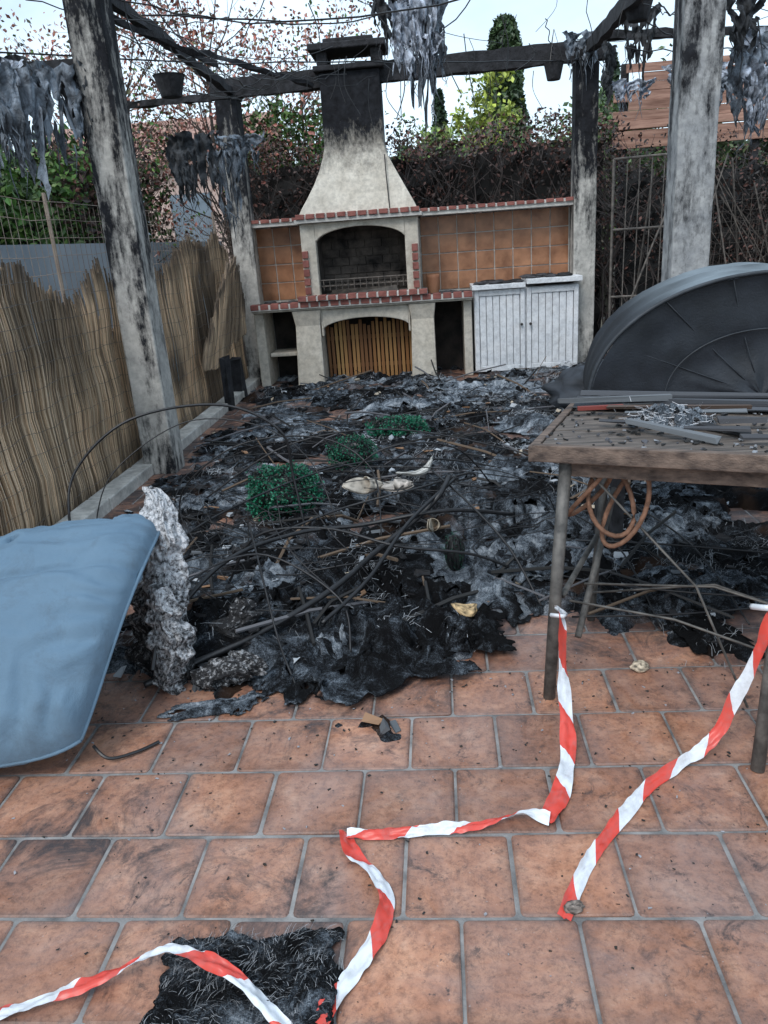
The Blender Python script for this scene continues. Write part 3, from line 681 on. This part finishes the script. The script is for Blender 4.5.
s.obj('red_brick_trim',M_brick,bq,bevel=.004)
s=MB(); s.box(-1.925,.365,8.092,8.115,.80,.857); s.box(-1.93,-1.345,8.44,8.69,1.617,1.652); s.box(-.15,1.43,8.44,8.69,1.617,1.652); s.box(-1.38,-.11,8.10,8.69,1.617,1.652)
s.box(-1.41,-.09,8.058,8.2,.868,.915); s.box(-1.41,-.09,8.2,8.66,.817,.90); s.box(-1.90,1.42,8.57,8.69,1.653,1.69); s.box(-1.895,-1.365,8.43,8.55,1.650,1.683); s.box(-.135,1.415,8.43,8.55,1.650,1.683)
s.box(-1.36,-.13,8.10,8.565,1.6535,1.688)
s.obj('mortar_beds',M_mortar,bq,bevel=.003)
s=MB()
secs=[(1.692,-1.33,-.155,8.12),(1.75,-1.30,-.18,8.14),(1.85,-1.235,-.235,8.18),(1.97,-1.165,-.30,8.23),(2.10,-1.105,-.37,8.28),(2.22,-1.065,-.43,8.32),(2.32,-1.045,-.455,8.35),(2.6,-1.04,-.455,8.35),(2.97,-1.04,-.455,8.35)]
for z,xa,xb,ya in secs: s.av([(xa,ya,z),(xb,ya,z),(xb,8.69,z),(xa,8.69,z)])
for k in range(len(secs)-1):
    for q in range(4): s.f.append((k*4+q,k*4+(q+1)%4,k*4+4+(q+1)%4,k*4+4+q)); s.m.append(0)
s.f.append((32,33,34,35)); s.m.append(0)
s.obj('hood_and_chimney',M_hood,bq,bevel=.012)
s=MB(); s.box(-1.09,-.405,8.30,8.72,2.972,3.02)
for x in (-1.05,-.53):
    for y in (8.33,8.6): s.box(x,x+.1,y,y+.1,3.022,3.14)
s.box(-1.12,-.38,8.26,8.76,3.142,3.20); s.box(-.98,-.5,8.35,8.65,3.202,3.25)
s.obj('chimney_cap',M_black,bq,bevel=.01)
s=MB()
for (xa,xb) in ((-1.91,-1.35),(-.145,1.41)):
    n=round((xb-xa)/.2); w=(xb-xa)/n
    for i in range(n):
        for j in range(4):
            z=.86+j*.188
            s.box(xa+i*w+.005,xa+(i+1)*w-.005,8.688,8.699,z+.005,min(z+.183,1.612),0,None,.001)
s.obj('wall_tiles',M_wtile,bq,bevel=.003)
s=MB()
for i in range(110):
    x=R.choice([R.uniform(-1.88,-1.4),R.uniform(-.1,.33),R.uniform(.4,1.4),R.uniform(.4,1.4)]); y=R.uniform(8.2,8.65); q=R.uniform(.008,.06)
    blob(s,(x,y,(.83 if x<.35 else (.915 if x<.9 else .95))+q*.12),(q*1.4,q,q*.35),(0,0,0),R.choice([(.015,.015,.016),(.05,.05,.055)]),i,.5,5)
s.obj('soot_heaps',M_attr,bq,smooth=True)
s=MB()
s.tube([(-.03,8.5,.817),(-.03,8.5,.83),(-.03,8.5,1.0),(-.03,8.5,1.03),(-.03,8.5,1.035)],[.05,.055,.068,.07,.062],16)
s.obj('terracotta_pot',simple('pot_clay',(.35,.15,.08),(.45,.22,.12),8,.7),bq,smooth=True)
s=MB(); s.tube([(-.42,8.12,1.7),(-.44,8.2,2.0),(-.45,8.27,2.2)],.006,5); s.obj('damper_chain',M_iron,bq)

# ---------------------------------------------------------------- white cabinet
cb=empty('white_slatted_cabinet'); s=MB()
s.box(.38,1.44,8.24,8.66,.03,.86)
s.box(.36,.90,8.15,8.67,.865,.91); s.box(.91,1.46,8.13,8.67,.895,.945)
for xa,xb in ((.385,.895),(.915,1.435)):
    s.box(xa,xa+.045,8.195,8.238,.03,.855); s.box(xb-.045,xb,8.195,8.238,.03,.855); s.box(xa+.047,xb-.047,8.195,8.238,.80,.855); s.box(xa+.047,xb-.047,8.195,8.238,.03,.09)
    n=6; w=(xb-xa-.1)/n
    for i in range(n): s.box(xa+.05+i*w+.003,xa+.05+(i+1)*w-.003,8.207,8.238,.092,.798)
s.obj('carcass_and_doors',sootmat('white_cabinet_paint',(.76,.79,.82),(.88,.89,.90),1.4,2.8,.2,-.45,.5),cb,bevel=.004)
s=MB(); s.tube([(.86,8.18,.5),(.86,8.16,.5)],.014,8); s.tube([(.95,8.18,.5),(.95,8.16,.5)],.014,8); s.obj('door_knobs',M_iron,cb)

# ---------------------------------------------------------------- pergola
def post(name,x,y,w,mt,z1=2.85):
    s=MB(); n=14
    for k in range(n+1):
        z=z1*k/n; j=.004*fr(z*3,x,1.)
        s.av([(x-w/2+j,y-w/2,z),(x+w/2+j,y-w/2,z),(x+w/2+j,y+w/2,z),(x-w/2+j,y+w/2,z)])
    for k in range(n):
        for q in range(4): s.f.append((k*4+q,k*4+(q+1)%4,k*4+4+(q+1)%4,k*4+4+q)); s.m.append(0)
    s.f.append((n*4,n*4+1,n*4+2,n*4+3)); s.m.append(0)
    e=empty(name); s.obj('shaft',mt,e,bevel=.012)
    s=MB(); s.box(x-w/2-.01,x+w/2+.01,y-w/2-.01,y+w/2+.01,z1+.002,z1+.03,0,None,.006); s.obj('cap_plate',M_black,e)
    return e
post('pergola_post',-1.93,5.05,.215,M_post)
post('pergola_post',-1.99,8.5,.22,M_postB,2.82)
post('pergola_post',1.52,8.5,.22,M_postB,2.88)
post('pergola_post',1.55,5.15,.225,M_postR)
pg=empty('charred_pergola_roof'); s=MB()
def beam(a,b,w,h,seg=14,j=.012):
    a=Vector(a);b=Vector(b); d_=(b-a); sd=d_.cross(Vector((0,0,1))).normalized()*w/2; up=Vector((0,0,h/2)); i=len(s.v)
    for k in range(seg+1):
        p=a+d_*k/seg; 
        for sx,sz in ((-1,-1),(1,-1),(1,1),(-1,1)):
            s.av([p+sd*sx+up*sz+Vector((R.uniform(-j,j),R.uniform(-j,j),R.uniform(-j,j)))])
    for k in range(seg):
        for q in range(4): s.f.append((i+k*4+q,i+k*4+(q+1)%4,i+k*4+4+(q+1)%4,i+k*4+4+q)); s.m.append(0)
    s.f+= [(i,i+1,i+2,i+3),(i+seg*4,i+seg*4+1,i+seg*4+2,i+seg*4+3)]; s.m+=[0,0]
beam((-2.15,8.5,2.92),(1.7,8.5,2.98),.13,.17,40,.008)
beam((-1.93,3.6,2.94),(-1.95,8.6,2.90),.06,.07,30); beam((1.60,4.0,2.96),(1.52,8.6,2.98),.08,.11,30)
beam((-2.3,5.05,3.02),(1.9,5.15,3.05),.12,.16,20)
beam((-1.9,6.9,2.95),(-1.1,8.3,2.86),.03,.035)
beam((-2.3,4.6,2.93),(-1.6,6.6,2.75),.03,.035)
beam((1.5,8.5,3.1),(3.6,8.6,3.02),.06,.07); beam((-3.4,5.0,2.52),(-1.95,5.05,2.50),.05,.06)
beam((-3.2,8.5,2.86),(-1.95,8.5,2.86),.05,.06)
s.obj('burnt_beams',M_black,pg)
s=MB()
def sag(a,b,dz,r,n=14):
    a=Vector(a);b=Vector(b); s.tube([a.lerp(b,k/n)+Vector((R.uniform(-.015,.015),0,-dz*4*(k/n)*(1-k/n)+R.uniform(-.015,.015))) for k in range(n+1)],r,5)
for i in range(26):
    side=R.random()
    if side<.45: a=(-1.93+R.uniform(-.3,.3),R.uniform(4.5,8.4),R.uniform(2.7,3.0)); b_=(R.uniform(-1.9,-.4),R.uniform(6,8.5),R.uniform(2.6,3.05))
    elif side<.6: a=(R.uniform(-2,1.5),8.4,R.uniform(2.9,3.1)); b_=(R.uniform(-1.5,1.5),R.uniform(6,8.4),R.uniform(2.9,3.3))
    else: a=(1.55,R.uniform(5,8.4),R.uniform(2.7,3.1)); b_=(R.uniform(1.0,3.6),R.uniform(6,8.6),R.uniform(2.5,3.2))
    sag(a,b_,R.uniform(.02,.22),R.uniform(.0025,.006))
sag((-1.93,6.0,2.98),(1.6,5.3,3.0),.22,.006); sag((-1.93,5.2,2.9),(-.1,6.5,3.0),.15,.005); sag((-2.4,4.6,2.5),(1.55,8.4,2.9),.05,.005)
for i in range(34):
    x=R.uniform(-2,1.6); y=R.uniform(6,8.5) if abs(x)<1.5 else R.uniform(5,8.5); z=R.uniform(2.75,2.98); l=R.uniform(.1,.5)
    s.tube(spline([(x,y,z),(x+R.uniform(-.05,.05),y,z-l*.5),(x+R.uniform(-.12,.12),y,z-l)],5),R.uniform(.002,.005),4)
s.obj('hanging_wires',M_cable,pg)
M_rag,nt,b=newmat('melted_tarpaulin'); a=N(nt,'ShaderNodeAttribute'); a.attribute_name='Col'; v=coords(nt)
nn=ramp(nt,nz(nt,v,14,9,.75,1.),[(.34,(.08,.08,.09)),(.5,(.7,.72,.76)),(.7,(1.4,1.44,1.5))])
nt.links.new(mix(nt,1.0,a.outputs['Color'],nn,'MULTIPLY'),b.inputs['Base Color']); b.inputs['Roughness'].default_value=.7; bump(nt,b,nz(nt,v,50,6,.7),.8,.01)
s=MB()
def rag(x,y,z,w,h,dirv,col,sd,th=.1):
    dx,dy=dirv
    def fn(u,v):
        ww=w*(1-.45*v)*(1+.3*fr(v*3,sd,1.))
        q=(u-.5)*ww
        f_=.9*w*th*2*fr(u*4+sd,v*1.5,sd)+.05*fr(u*9+sd,v*4,sd)
        return (x+dx*q-dy*f_,y+dy*q+dx*f_,z-h*v*(1+.7*fr(u*5+sd,sd,2.))+.03*fr(u*6,sd,4.))
    s.grid(fn,30,26,0,lambda u,v:tuple(c_*(1+.8*fr(u*5,v*4,sd)) for c_ in col),lambda u,v:fr(u*7+sd,v*2.5,sd)>-.28+.45*(v-.55))
    for k in range(10):
        u=R.random(); p=Vector(fn(u,R.uniform(.6,1))); s.tube([p,p+Vector((R.gauss(0,.02),0,-.05)),p+Vector((R.gauss(0,.03),0,-R.uniform(.08,.2)))],[.006,.004,.0015],4,c=col)
G=(.22,.25,.28);Wh=(.50,.54,.60);Dk=(.05,.055,.06)
for a_ in [(-2.20,4.55,2.42,.42,.42,(.6,.8),G,1),(-2.45,4.7,2.50,.50,.34,(1,.2),Dk,2),(-2.15,4.85,2.48,.45,.40,(.8,.5),G,3),(-2.42,4.75,2.40,.50,.42,(1,.3),G,4),(-2.62,4.9,2.35,.4,.3,(1,0),Wh,5),(-2.05,4.95,2.45,.25,.3,(1,0),Dk,25),(-2.35,4.6,2.46,.35,.25,(1,.1),Wh,26),(-2.55,4.65,2.28,.4,.3,(1,.2),G,36),
           (-1.75,6.2,2.25,.45,.35,(1,.2),Dk,6),(-1.72,7.0,2.2,.3,.55,(.9,.3),G,7),(-1.95,6.6,2.2,.35,.35,(.6,.8),Dk,8),(-1.55,6.9,2.3,.4,.2,(1,.1),G,27),
           (-.06,6.5,3.15,.36,.5,(1,.1),Wh,9),(-.02,6.55,3.1,.30,.75,(1,.3),G,10),(-.14,6.45,3.0,.32,.35,(.8,.5),Wh,11),(.08,6.6,3.1,.26,.45,(.6,.8),G,12),(-.25,6.6,3.15,.38,.3,(1,0),Dk,20),(-.05,6.5,2.82,.38,.22,(1,.2),Wh,28),
           (1.98,5.5,2.36,.30,.4,(1,.3),G,13),(2.1,5.7,2.5,.3,.3,(1,.2),Wh,14),(1.85,5.3,2.6,.25,.25,(1,.2),Dk,15),(2.25,5.6,2.45,.35,.3,(1,.2),G,29),(2.0,5.4,2.25,.2,.3,(1,.2),Wh,30),
           (1.55,7.6,2.85,.3,.35,(.5,.8),Dk,16),(1.45,8.3,3.1,.4,.25,(1,.2),G,17),(2.3,7.6,2.65,.6,.22,(1,.1),Wh,18),(2.8,8.2,2.65,.7,.22,(1,.1),G,22),(1.75,7.4,3.05,.35,.4,(1,.2),Dk,31),(1.9,8.2,2.65,.5,.15,(1,.2),Wh,32),(2.45,8.0,2.55,.5,.15,(1,-.2),G,33)]: rag(*a_)
s.obj('melted_tarpaulin_rags',M_rag,pg,smooth=True)
def planter(x,y,z,r=.11):
    e=empty('hanging_planter'); s=MB()
    s.tube([(x,y,z-.13),(x,y,z-.12),(x,y,z),(x,y,z+.012)],[r*.65,r*.7,r,r*1.08],14); s.obj('pot',M_black,e)
    s=MB()
    for k in range(3):
        t_=k*2.09; s.tube([(x+r*math.cos(t_),y+r*math.sin(t_),z),(x,y,z+.28)],.003,4)
    s.obj('chains',M_cable,e)
planter(-1.86,6.2,2.62); planter(1.62,6.9,2.98); planter(1.16,8.1,2.82,.09)

# ---------------------------------------------------------------- left fence, reed mats, wall
wf=empty('wire_mesh_fence'); s=MB()
X=-2.24
for i in range(int((9.0-2.2)/.075)):
    y=2.2+i*.075; s.tube([(X+.01*fr(y,1),y,0),(X+.015*fr(y,2),y+.01,.9),(X,y,1.74+.02*fr(y*2,3))],.0020,3,cap=False)
for j in range(18):
    z=.05+j*.1; s.tube([(X+.02*fr(k*.4,z,1.),2.2+k*.25,z+.015*fr(k*.6,z)) for k in range(28)],.0022,3,cap=False)
for y in (2.8,4.75,8.4): s.tube([(X-.03,y,0),(X-.03,y,1.8)],.012,8)
s.obj('mesh_and_stakes',simple('rusty_wire',(.18,.13,.10),(.38,.31,.25),9,.6,metal=.1),wf)
rm=empty('reed_screen')
def reeds(y0,y1,prof,x,nm,bot=None,lean=0,burn=.1,swing=0,char=.45):
    s=MB(); y=y0
    while y<y1:
        y+=R.uniform(.0045,.0075); h=interp(y,prof)+R.uniform(-.035,.02)+.07*fr(y*9,1.); zb=(interp(y,bot) if bot else 0)+R.uniform(0,.02)
        if h<zb+.05: continue
        ln=lean+R.gauss(0,.018)+.06*fr(y*3,8.); xx=x+.04*fr(y*2,5.)+.02*fr(y*7,6.)+R.uniform(-.010,.010)
        b_=R.choice([.45,.75,.95,1.1,1.3])*(1+.3*fr(y*5,2)); 
        hue=R.random(); col=(.62*b_,.475*b_*(1-.06*hue),.33*b_*(1-.12*hue))
        m_=9; i=len(s.v)
        for q in range(m_+1):
            z=lerp(zb,h,q/m_)
            bl=sst(h-burn*1.6,h,z+.10*fr(y*6,z*3,4.)) ; bl=max(bl,char*sst(.02,.34,fr(y*1.3,z*1.3,7.)+.25*fr(y*12,z*2)),.8*sst(.22,.0,z+.10*fr(y*5,2.)))
            c=tuple(lerp(v_,w_,bl*.9)*(1+.15*fr(y*30,z*4)) for v_,w_ in zip(col,(.05,.038,.03)))
            px=xx+swing*(z)+.03*fr(z*2,y*2,3.); py=y+ln*z; r=R.uniform(.003,.0045)
            s.av([(px+r,py-r*.7,z),(px+r,py+r*.7,z),(px-r,py,z)],c)
        for q in range(m_):
            for w_ in range(3): s.f.append((i+q*3+w_,i+q*3+(w_+1)%3,i+q*3+3+(w_+1)%3,i+q*3+3+w_)); s.m.append(0)
    s.obj(nm,M_reed,rm)
    s=MB(); z=.12
    while z<max(p[1] for p in prof):
        seg=[]; yy=y0
        while yy<y1:
            if z<interp(yy,prof)-.03 and (not bot or z>interp(yy,bot)): seg.append((x+.022+swing*z+.04*fr(yy*2,5.)+.02*fr(yy*7,6.),yy+lean*z,z+.02*fr(yy*3,z)))
            else:
                if len(seg)>2: s.tube(seg,.0016,3)
                seg=[]
            yy+=.06
        if len(seg)>2: s.tube(seg,.0016,3)
        z+=.11
    s.obj(nm+'_binding',M_rust,rm)
reeds(2.0,5.42,[(2,1.55),(3.4,1.45),(4.0,1.42),(4.25,1.30),(4.5,1.22),(4.7,1.22),(4.95,1.42),(5.1,1.38),(5.25,1.1),(5.42,.85)],-2.15,'near_mat',burn=.045,char=.62)
reeds(2.0,5.3,[(2,1.5),(4.2,1.3),(5.3,.9)],-2.185,'near_mat_back',burn=.03,lean=.03)
reeds(5.45,8.5,[(5.45,1.0),(5.8,1.25),(6.3,1.3),(6.7,1.42),(7.2,1.55),(7.6,1.45),(8.0,1.6),(8.5,1.3)],-2.16,'far_mat',burn=.14,lean=-.04,char=.85)
reeds(6.3,7.7,[(6.3,.7),(6.6,1.0),(7.0,1.3),(7.4,1.35),(7.7,.9)],-2.04,'slumped_mat',bot=[(6.3,.45),(6.8,.40),(7.7,.6)],burn=.15,lean=.45,swing=.06,char=.6)
s=MB(); s.box(-3.30,-3.15,-1,12,-.03,1.56)
s.obj('boundary_wall',simple('grey_rendered_wall',(.25,.29,.33),(.40,.44,.48),1.2,.9,.4,30))
s=MB()
s.box(-2.08,-1.98,7.6,7.72,.0,.40,0,None,.02); s.box(-2.02,-1.94,7.0,7.07,0,.5,0,None,.03)
s.obj('charred_stake',M_black)

# ---------------------------------------------------------------- vegetation
def hedge(name,box,n,size,cols,core=True,rag_=.25,corecol=(.012,.014,.008),branches=0,brcol=(.05,.04,.035)):
    e=empty(name); x0,x1,y0,y1,z0,z1=box; s=MB()
    for i in range(n):
        x=R.uniform(x0,x1);y=R.uniform(y0,y1)
        top=z1+rag_*fr(x*1.3,y*1.3,2.)+rag_*.4*fr(x*5,y*5,3.)
        z=z0+(top-z0)*(R.random()**.7)
        cl=fr(x*2.2,y*2.2,z*2.2); 
        if cl<-.28 and R.random()<.7: continue
        c=R.choice(cols); k=(.55+.9*max(0,cl+.35))*R.uniform(.6,1.3)
        s.leaf((x,y,z),size,tuple(q*k for q in c))
    s.obj('leaves',M_leaf,e)
    s=MB()
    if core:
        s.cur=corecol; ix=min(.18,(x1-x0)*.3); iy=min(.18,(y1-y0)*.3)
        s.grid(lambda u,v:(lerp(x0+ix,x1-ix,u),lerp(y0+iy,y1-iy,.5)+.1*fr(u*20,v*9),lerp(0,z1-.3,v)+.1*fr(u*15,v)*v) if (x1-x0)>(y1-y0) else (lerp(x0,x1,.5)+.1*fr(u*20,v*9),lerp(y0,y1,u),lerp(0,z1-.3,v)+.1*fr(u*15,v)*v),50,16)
    for i in range(branches):
        x=R.uniform(x0,x1);y=R.uniform(y0,y1); h=R.uniform(.6,1.05)*z1; p=[(x,y,0)]
        for k in range(1,6): p.append((x+R.gauss(0,.05)*k,y+R.gauss(0,.03)*k,h*k/5))
        s.tube(p,[.012,.010,.008,.006,.005,.002],4,c=brcol)
        for q in range(4):
            k=R.randint(2,4); a_=p[k]; d_=(R.gauss(0,.22),R.gauss(0,.15),R.uniform(.1,.4)); s.tube([a_,(a_[0]+d_[0],a_[1]+d_[1],a_[2]+d_[2])],[.004,.0015],3,c=brcol)
    s.obj('stems',M_attr,e); return e
GR=[(.06,.14,.025),(.09,.19,.04),(.04,.095,.02),(.15,.25,.06)]
BRN=[(.05,.030,.024),(.10,.05,.038),(.025,.019,.017),(.15,.065,.05)]
hedge('green_hedge',(-4.3,-3.4,2.5,8.0,1.1,2.35),15000,.085,GR)
hedge('green_hedge',(-4.6,-3.3,7.6,10.6,.9,2.55),11000,.08,GR[:3]+BRN,branches=40)
hedge('burnt_hedge',(-2.5,2.1,9.2,9.9,.6,2.55),15000,.05,BRN,branches=230,corecol=(.012,.010,.009),brcol=(.07,.055,.05))
hedge('burnt_hedge',(1.9,6.5,8.9,9.6,.0,2.2),12000,.045,BRN+[(.015,.015,.014)],branches=200,corecol=(.010,.010,.010),brcol=(.08,.065,.06))
hedge('burnt_hedge',(3.2,3.9,3.5,9.0,0,2.1),7000,.05,BRN,branches=60,corecol=(.010,.010,.010))
hedge('green_hedge',(-2.6,-1.1,10.2,11.2,1.8,3.0),5000,.07,GR,core=False)
hedge('green_hedge',(-.5,3.0,12.5,13.5,1.0,2.95),5000,.08,[(.10,.18,.04),(.06,.12,.03),(.11,.08,.04)])
def tree(name,x,y,h,r,n,size,cols,trunk=.12,zc=None,shape='round',nb=26,gap=-.2,brc=(.07,.055,.045)):
    e=empty(name); s=MB(); tips=[]
    s.tube([(x,y,0),(x+.03*h*.2,y,h*.3),(x-.02*h*.2,y,h*.6),(x,y,h*.9)],[trunk,trunk*.8,trunk*.5,trunk*.12],8,c=brc)
    for i in range(nb):
        z0=R.uniform(.2,.75)*h; a_=R.uniform(0,6.28); rr=r*R.uniform(.5,1.05)
        if shape!='round': rr*=.5
        ze=min(h*1.0,z0+R.uniform(.1,.35)*h); tip=Vector((x+math.cos(a_)*rr,y+math.sin(a_)*rr,ze))
        mid=Vector((x,y,z0)).lerp(tip,.5)+Vector((0,0,-.03*h)); s.tube([(x,y,z0),mid,tip],[trunk*.3,trunk*.2,trunk*.05],5,c=brc); tips.append(tip)
        for q in range(4):
            t2=tip+Vector((R.gauss(0,.2)*r,R.gauss(0,.2)*r,R.uniform(-.1,.2)*r)); s.tube([mid.lerp(tip,R.random()),t2],[trunk*.08,trunk*.02],4,c=brc); tips.append(t2)
    s.obj('trunk_and_limbs',M_attr,e)
    s=MB()
    for i in range(n):
        if shape=='round' :
            t_=R.choice(tips); p=t_+Vector((R.gauss(0,.16)*r,R.gauss(0,.16)*r,R.gauss(0,.14)*r))
        else:
            z=R.uniform(.08,1)**.9*h; k=(1-z/h)**.3*min(1,z/h*6); a_=R.uniform(0,6.28); q=r*k*R.uniform(.5,1)*(1+.25*fr(math.cos(a_)*2+x,math.sin(a_)*2,z*2/r*.3)); p=Vector((x+math.cos(a_)*q,y+math.sin(a_)*q,z))
        cl=fr(p.x*2/r,p.y*2/r,p.z*2/r)
        if cl<gap: continue
        k=R.uniform(.6,1.3)*(.7+1.0*max(0,cl+.2)); s.leaf(p,size,tuple(v_*k for v_ in R.choice(cols)))
    s.obj('crown',M_leaf,e); return e
RED=[(.30,.10,.07),(.36,.16,.11),(.20,.07,.055),(.10,.10,.045),(.44,.25,.20),(.40,.14,.11)]
tree('red_leaved_shrub',-2.7,10.6,4.7,1.2,4800,.062,RED,.04,nb=44)
tree('red_leaved_shrub',-1.6,10.9,4.2,.9,3400,.058,RED+GR[:1],.035,nb=34)
tree('red_leaved_shrub',-3.9,10.5,4.3,1.1,3600,.062,RED,.035,nb=34)
tree('red_leaved_shrub',-3.6,8.9,3.3,.9,2200,.055,RED+BRN+GR,.03,nb=26)
tree('conifer_tree',3.1,35,9.3,1.15,9000,.34,[(.05,.09,.035),(.07,.12,.045),(.035,.065,.03)],.2,shape='col',gap=-.5,nb=10)
tree('cypress_tree',.45,36,7.1,.45,3000,.28,[(.03,.06,.03),(.022,.045,.022)],.12,shape='col',gap=-.6,nb=4)
tree('cypress_tree',7.5,36,8.0,.5,3000,.28,[(.03,.06,.03),(.022,.045,.022)],.12,shape='col',gap=-.6,nb=4)
tree('yellow_green_tree',1.3,18,4.3,.7,4000,.14,[(.30,.36,.05),(.20,.28,.05),(.36,.42,.08)],.08,gap=-.35)
tree('yellow_green_tree',.5,20,3.9,.9,3500,.14,[(.16,.24,.05),(.12,.18,.05),(.22,.28,.06)],.08,gap=-.35)
tree('broadleaf_tree',5.2,22,5.0,1.5,5000,.17,[(.08,.14,.04),(.05,.10,.03)],.12,gap=-.35)
s=MB(); e=empty('distant_treeline')
for i in range(14000):
    x=R.uniform(-30,34); top=5.4+.9*fr(x*.35,1.)+.5*fr(x*1.1,3.); z=top*R.random()**.5; c=R.choice([(.05,.09,.04),(.08,.13,.05),(.12,.15,.07),(.04,.07,.035)]); k=R.uniform(.6,1.3)*(.8+.8*fr(x,z,5.))
    s.leaf((x,44+R.uniform(-1.5,1.5),z),.6,tuple(v_*k for v_ in c))
s.grid(lambda u,v:(-32+68*u,45,4.7*v+.5*fr(u*25,v)*v),60,4,0,lambda u,v:(.02,.035,.018)); s.obj('foliage',M_leaf,e)

# neighbour house
hs=empty('neighbour_house'); s=MB(); s.box(-10,-4.6,20,26,0,3.6); s.obj('walls',simple('pink_render',(.52,.38,.33),(.62,.47,.41),1,.9,.2),hs)
s=MB(); i=s.av([(-10.4,19.6,3.55),(-4.2,19.6,3.55),(-4.2,26.4,3.55),(-10.4,26.4,3.55),(-10.4,23,4.9),(-4.2,23,4.9)])
for q in ((0,1,5,4),(2,3,4,5),(1,2,5),(3,0,4)): s.f.append(tuple(i+k for k in q)); s.m.append(0)
s.obj('roof',simple('clay_roof',(.30,.17,.13),(.44,.27,.22),3,.9,.6,6,(8,1,1)),hs)
s=MB(); s.box(-8,-7,19.95,19.99,1.4,2.8); s.box(-6.4,-5.4,19.95,19.99,1.4,2.8); s.obj('windows',simple('shutter_paint',(.12,.16,.2),(.2,.25,.3),3,.5),hs)

# slatted panel on right
pn=empty('wooden_slat_screen'); s=MB()
for j in range(9):
    z=2.22+j*.098; s.box(2.1+.05*j*R.random(),6.3,9.98+.01*(j%2),10.01+.01*(j%2),z,z+.088,0,None,.008)
s.obj('slats',simple('red_brown_board',(.20,.10,.07),(.46,.27,.20),3,.8,.5,30,(1,6,10)),pn)
s=MB()
for x in (2.2,3.7,5.2,6.2): s.box(x,x+.08,10.03,10.1,0,3.1)
s.obj('posts',M_black,pn)
tr=empty('metal_trellis_gate'); s=MB()
A=(1.78,8.35);B=(2.55,8.15)
def q2(u,z): return (lerp(A[0],B[0],u),lerp(A[1],B[1],u),z)
for u in (0,1): s.tube([q2(u,0),q2(u,2.0)],.014,6)
for z in (.1,.7,1.35,2.0): s.tube([q2(0,z),q2(1,z)],.011,6)
for k in range(1,7): s.tube([q2(k/7,.1),q2(k/7+.02,2.0)],.006,5)
s.tube([q2(.0,.1),q2(.5,1.2),q2(.9,2.0)],.012,5)
s.obj('bars',M_rust,tr)
s=MB()
for k in range(40): s.tube([(2.6+k*.09,8.4,0),(2.6+k*.09,8.4,1.6)],.003,3)
for k in range(16): s.tube([(2.6,8.4,.1*k+.05),(6.1,8.4,.1*k+.05)],.003,3)
for k in range(20): s.tube([(2.0+R.uniform(0,2.2),8.2+R.uniform(0,.5),0),(2.0+R.uniform(0,2.4),8.3,R.uniform(1.2,2.0))],R.uniform(.004,.010),4)
wf2=empty('wire_mesh_fence'); s.obj('mesh',M_rust,wf2)

# ---------------------------------------------------------------- light + sky
SE,SR=math.radians(50),math.radians(205)
w=bpy.data.worlds.new('World'); sc.world=w; w.use_nodes=True; nt=w.node_tree; bg=nt.nodes['Background']
sky=nt.nodes.new('ShaderNodeTexSky'); sky.sky_type='NISHITA'; sky.sun_disc=False; sky.sun_elevation=SE; sky.sun_rotation=SR; sky.dust_density=1.5; sky.air_density=1.2; sky.ozone_density=1.5
tc=nt.nodes.new('ShaderNodeTexCoord'); mp=nt.nodes.new('ShaderNodeMapping'); mp.inputs['Scale'].default_value=(1,1,3); nt.links.new(tc.outputs['Generated'],mp.inputs['Vector'])
cn_=nz(nt,mp.outputs['Vector'],1.8,8,.55,.3)
cf=ramp(nt,cn_,[(.36,.40),(.62,1.0)])
cx_=mix(nt,mth(nt,'MULTIPLY',cf,.86),sky.outputs['Color'],(7.4,9.1,10.6))
nt.links.new(cx_,bg.inputs['Color']); bg.inputs['Strength'].default_value=.15
sl=bpy.data.lights.new('sun','SUN'); sl.energy=1.8; sl.angle=math.radians(25); sl.color=(1,.97,.94)
so=bpy.data.objects.new('sun',sl); sc.collection.objects.link(so)
dirv=Vector((math.sin(SR)*math.cos(SE),math.cos(SR)*math.cos(SE),math.sin(SE)))
so.rotation_euler=dirv.to_track_quat('Z','Y').to_euler()

# ---------------------------------------------------------------- camera
cam=bpy.data.cameras.new('camera'); co=bpy.data.objects.new('camera',cam); sc.collection.objects.link(co)
cam.sensor_fit='VERTICAL'; cam.sensor_height=36; cam.lens=36*770/1024; cam.clip_start=.05; cam.clip_end=1000
Z=Vector((-156,2188,770)).normalized(); Yv=Vector((50,274.5,-770)).normalized(); Xv=Yv.cross(Z).normalized(); Yv=Z.cross(Xv).normalized()
Mc=Matrix((Xv,Yv,Z)).to_4x4(); Mc.translation=Vector((0,0,1.4)); co.matrix_world=Mc
sc.camera=co
sc.view_settings.view_transform='Standard'; sc.view_settings.look='None'; sc.view_settings.exposure=0
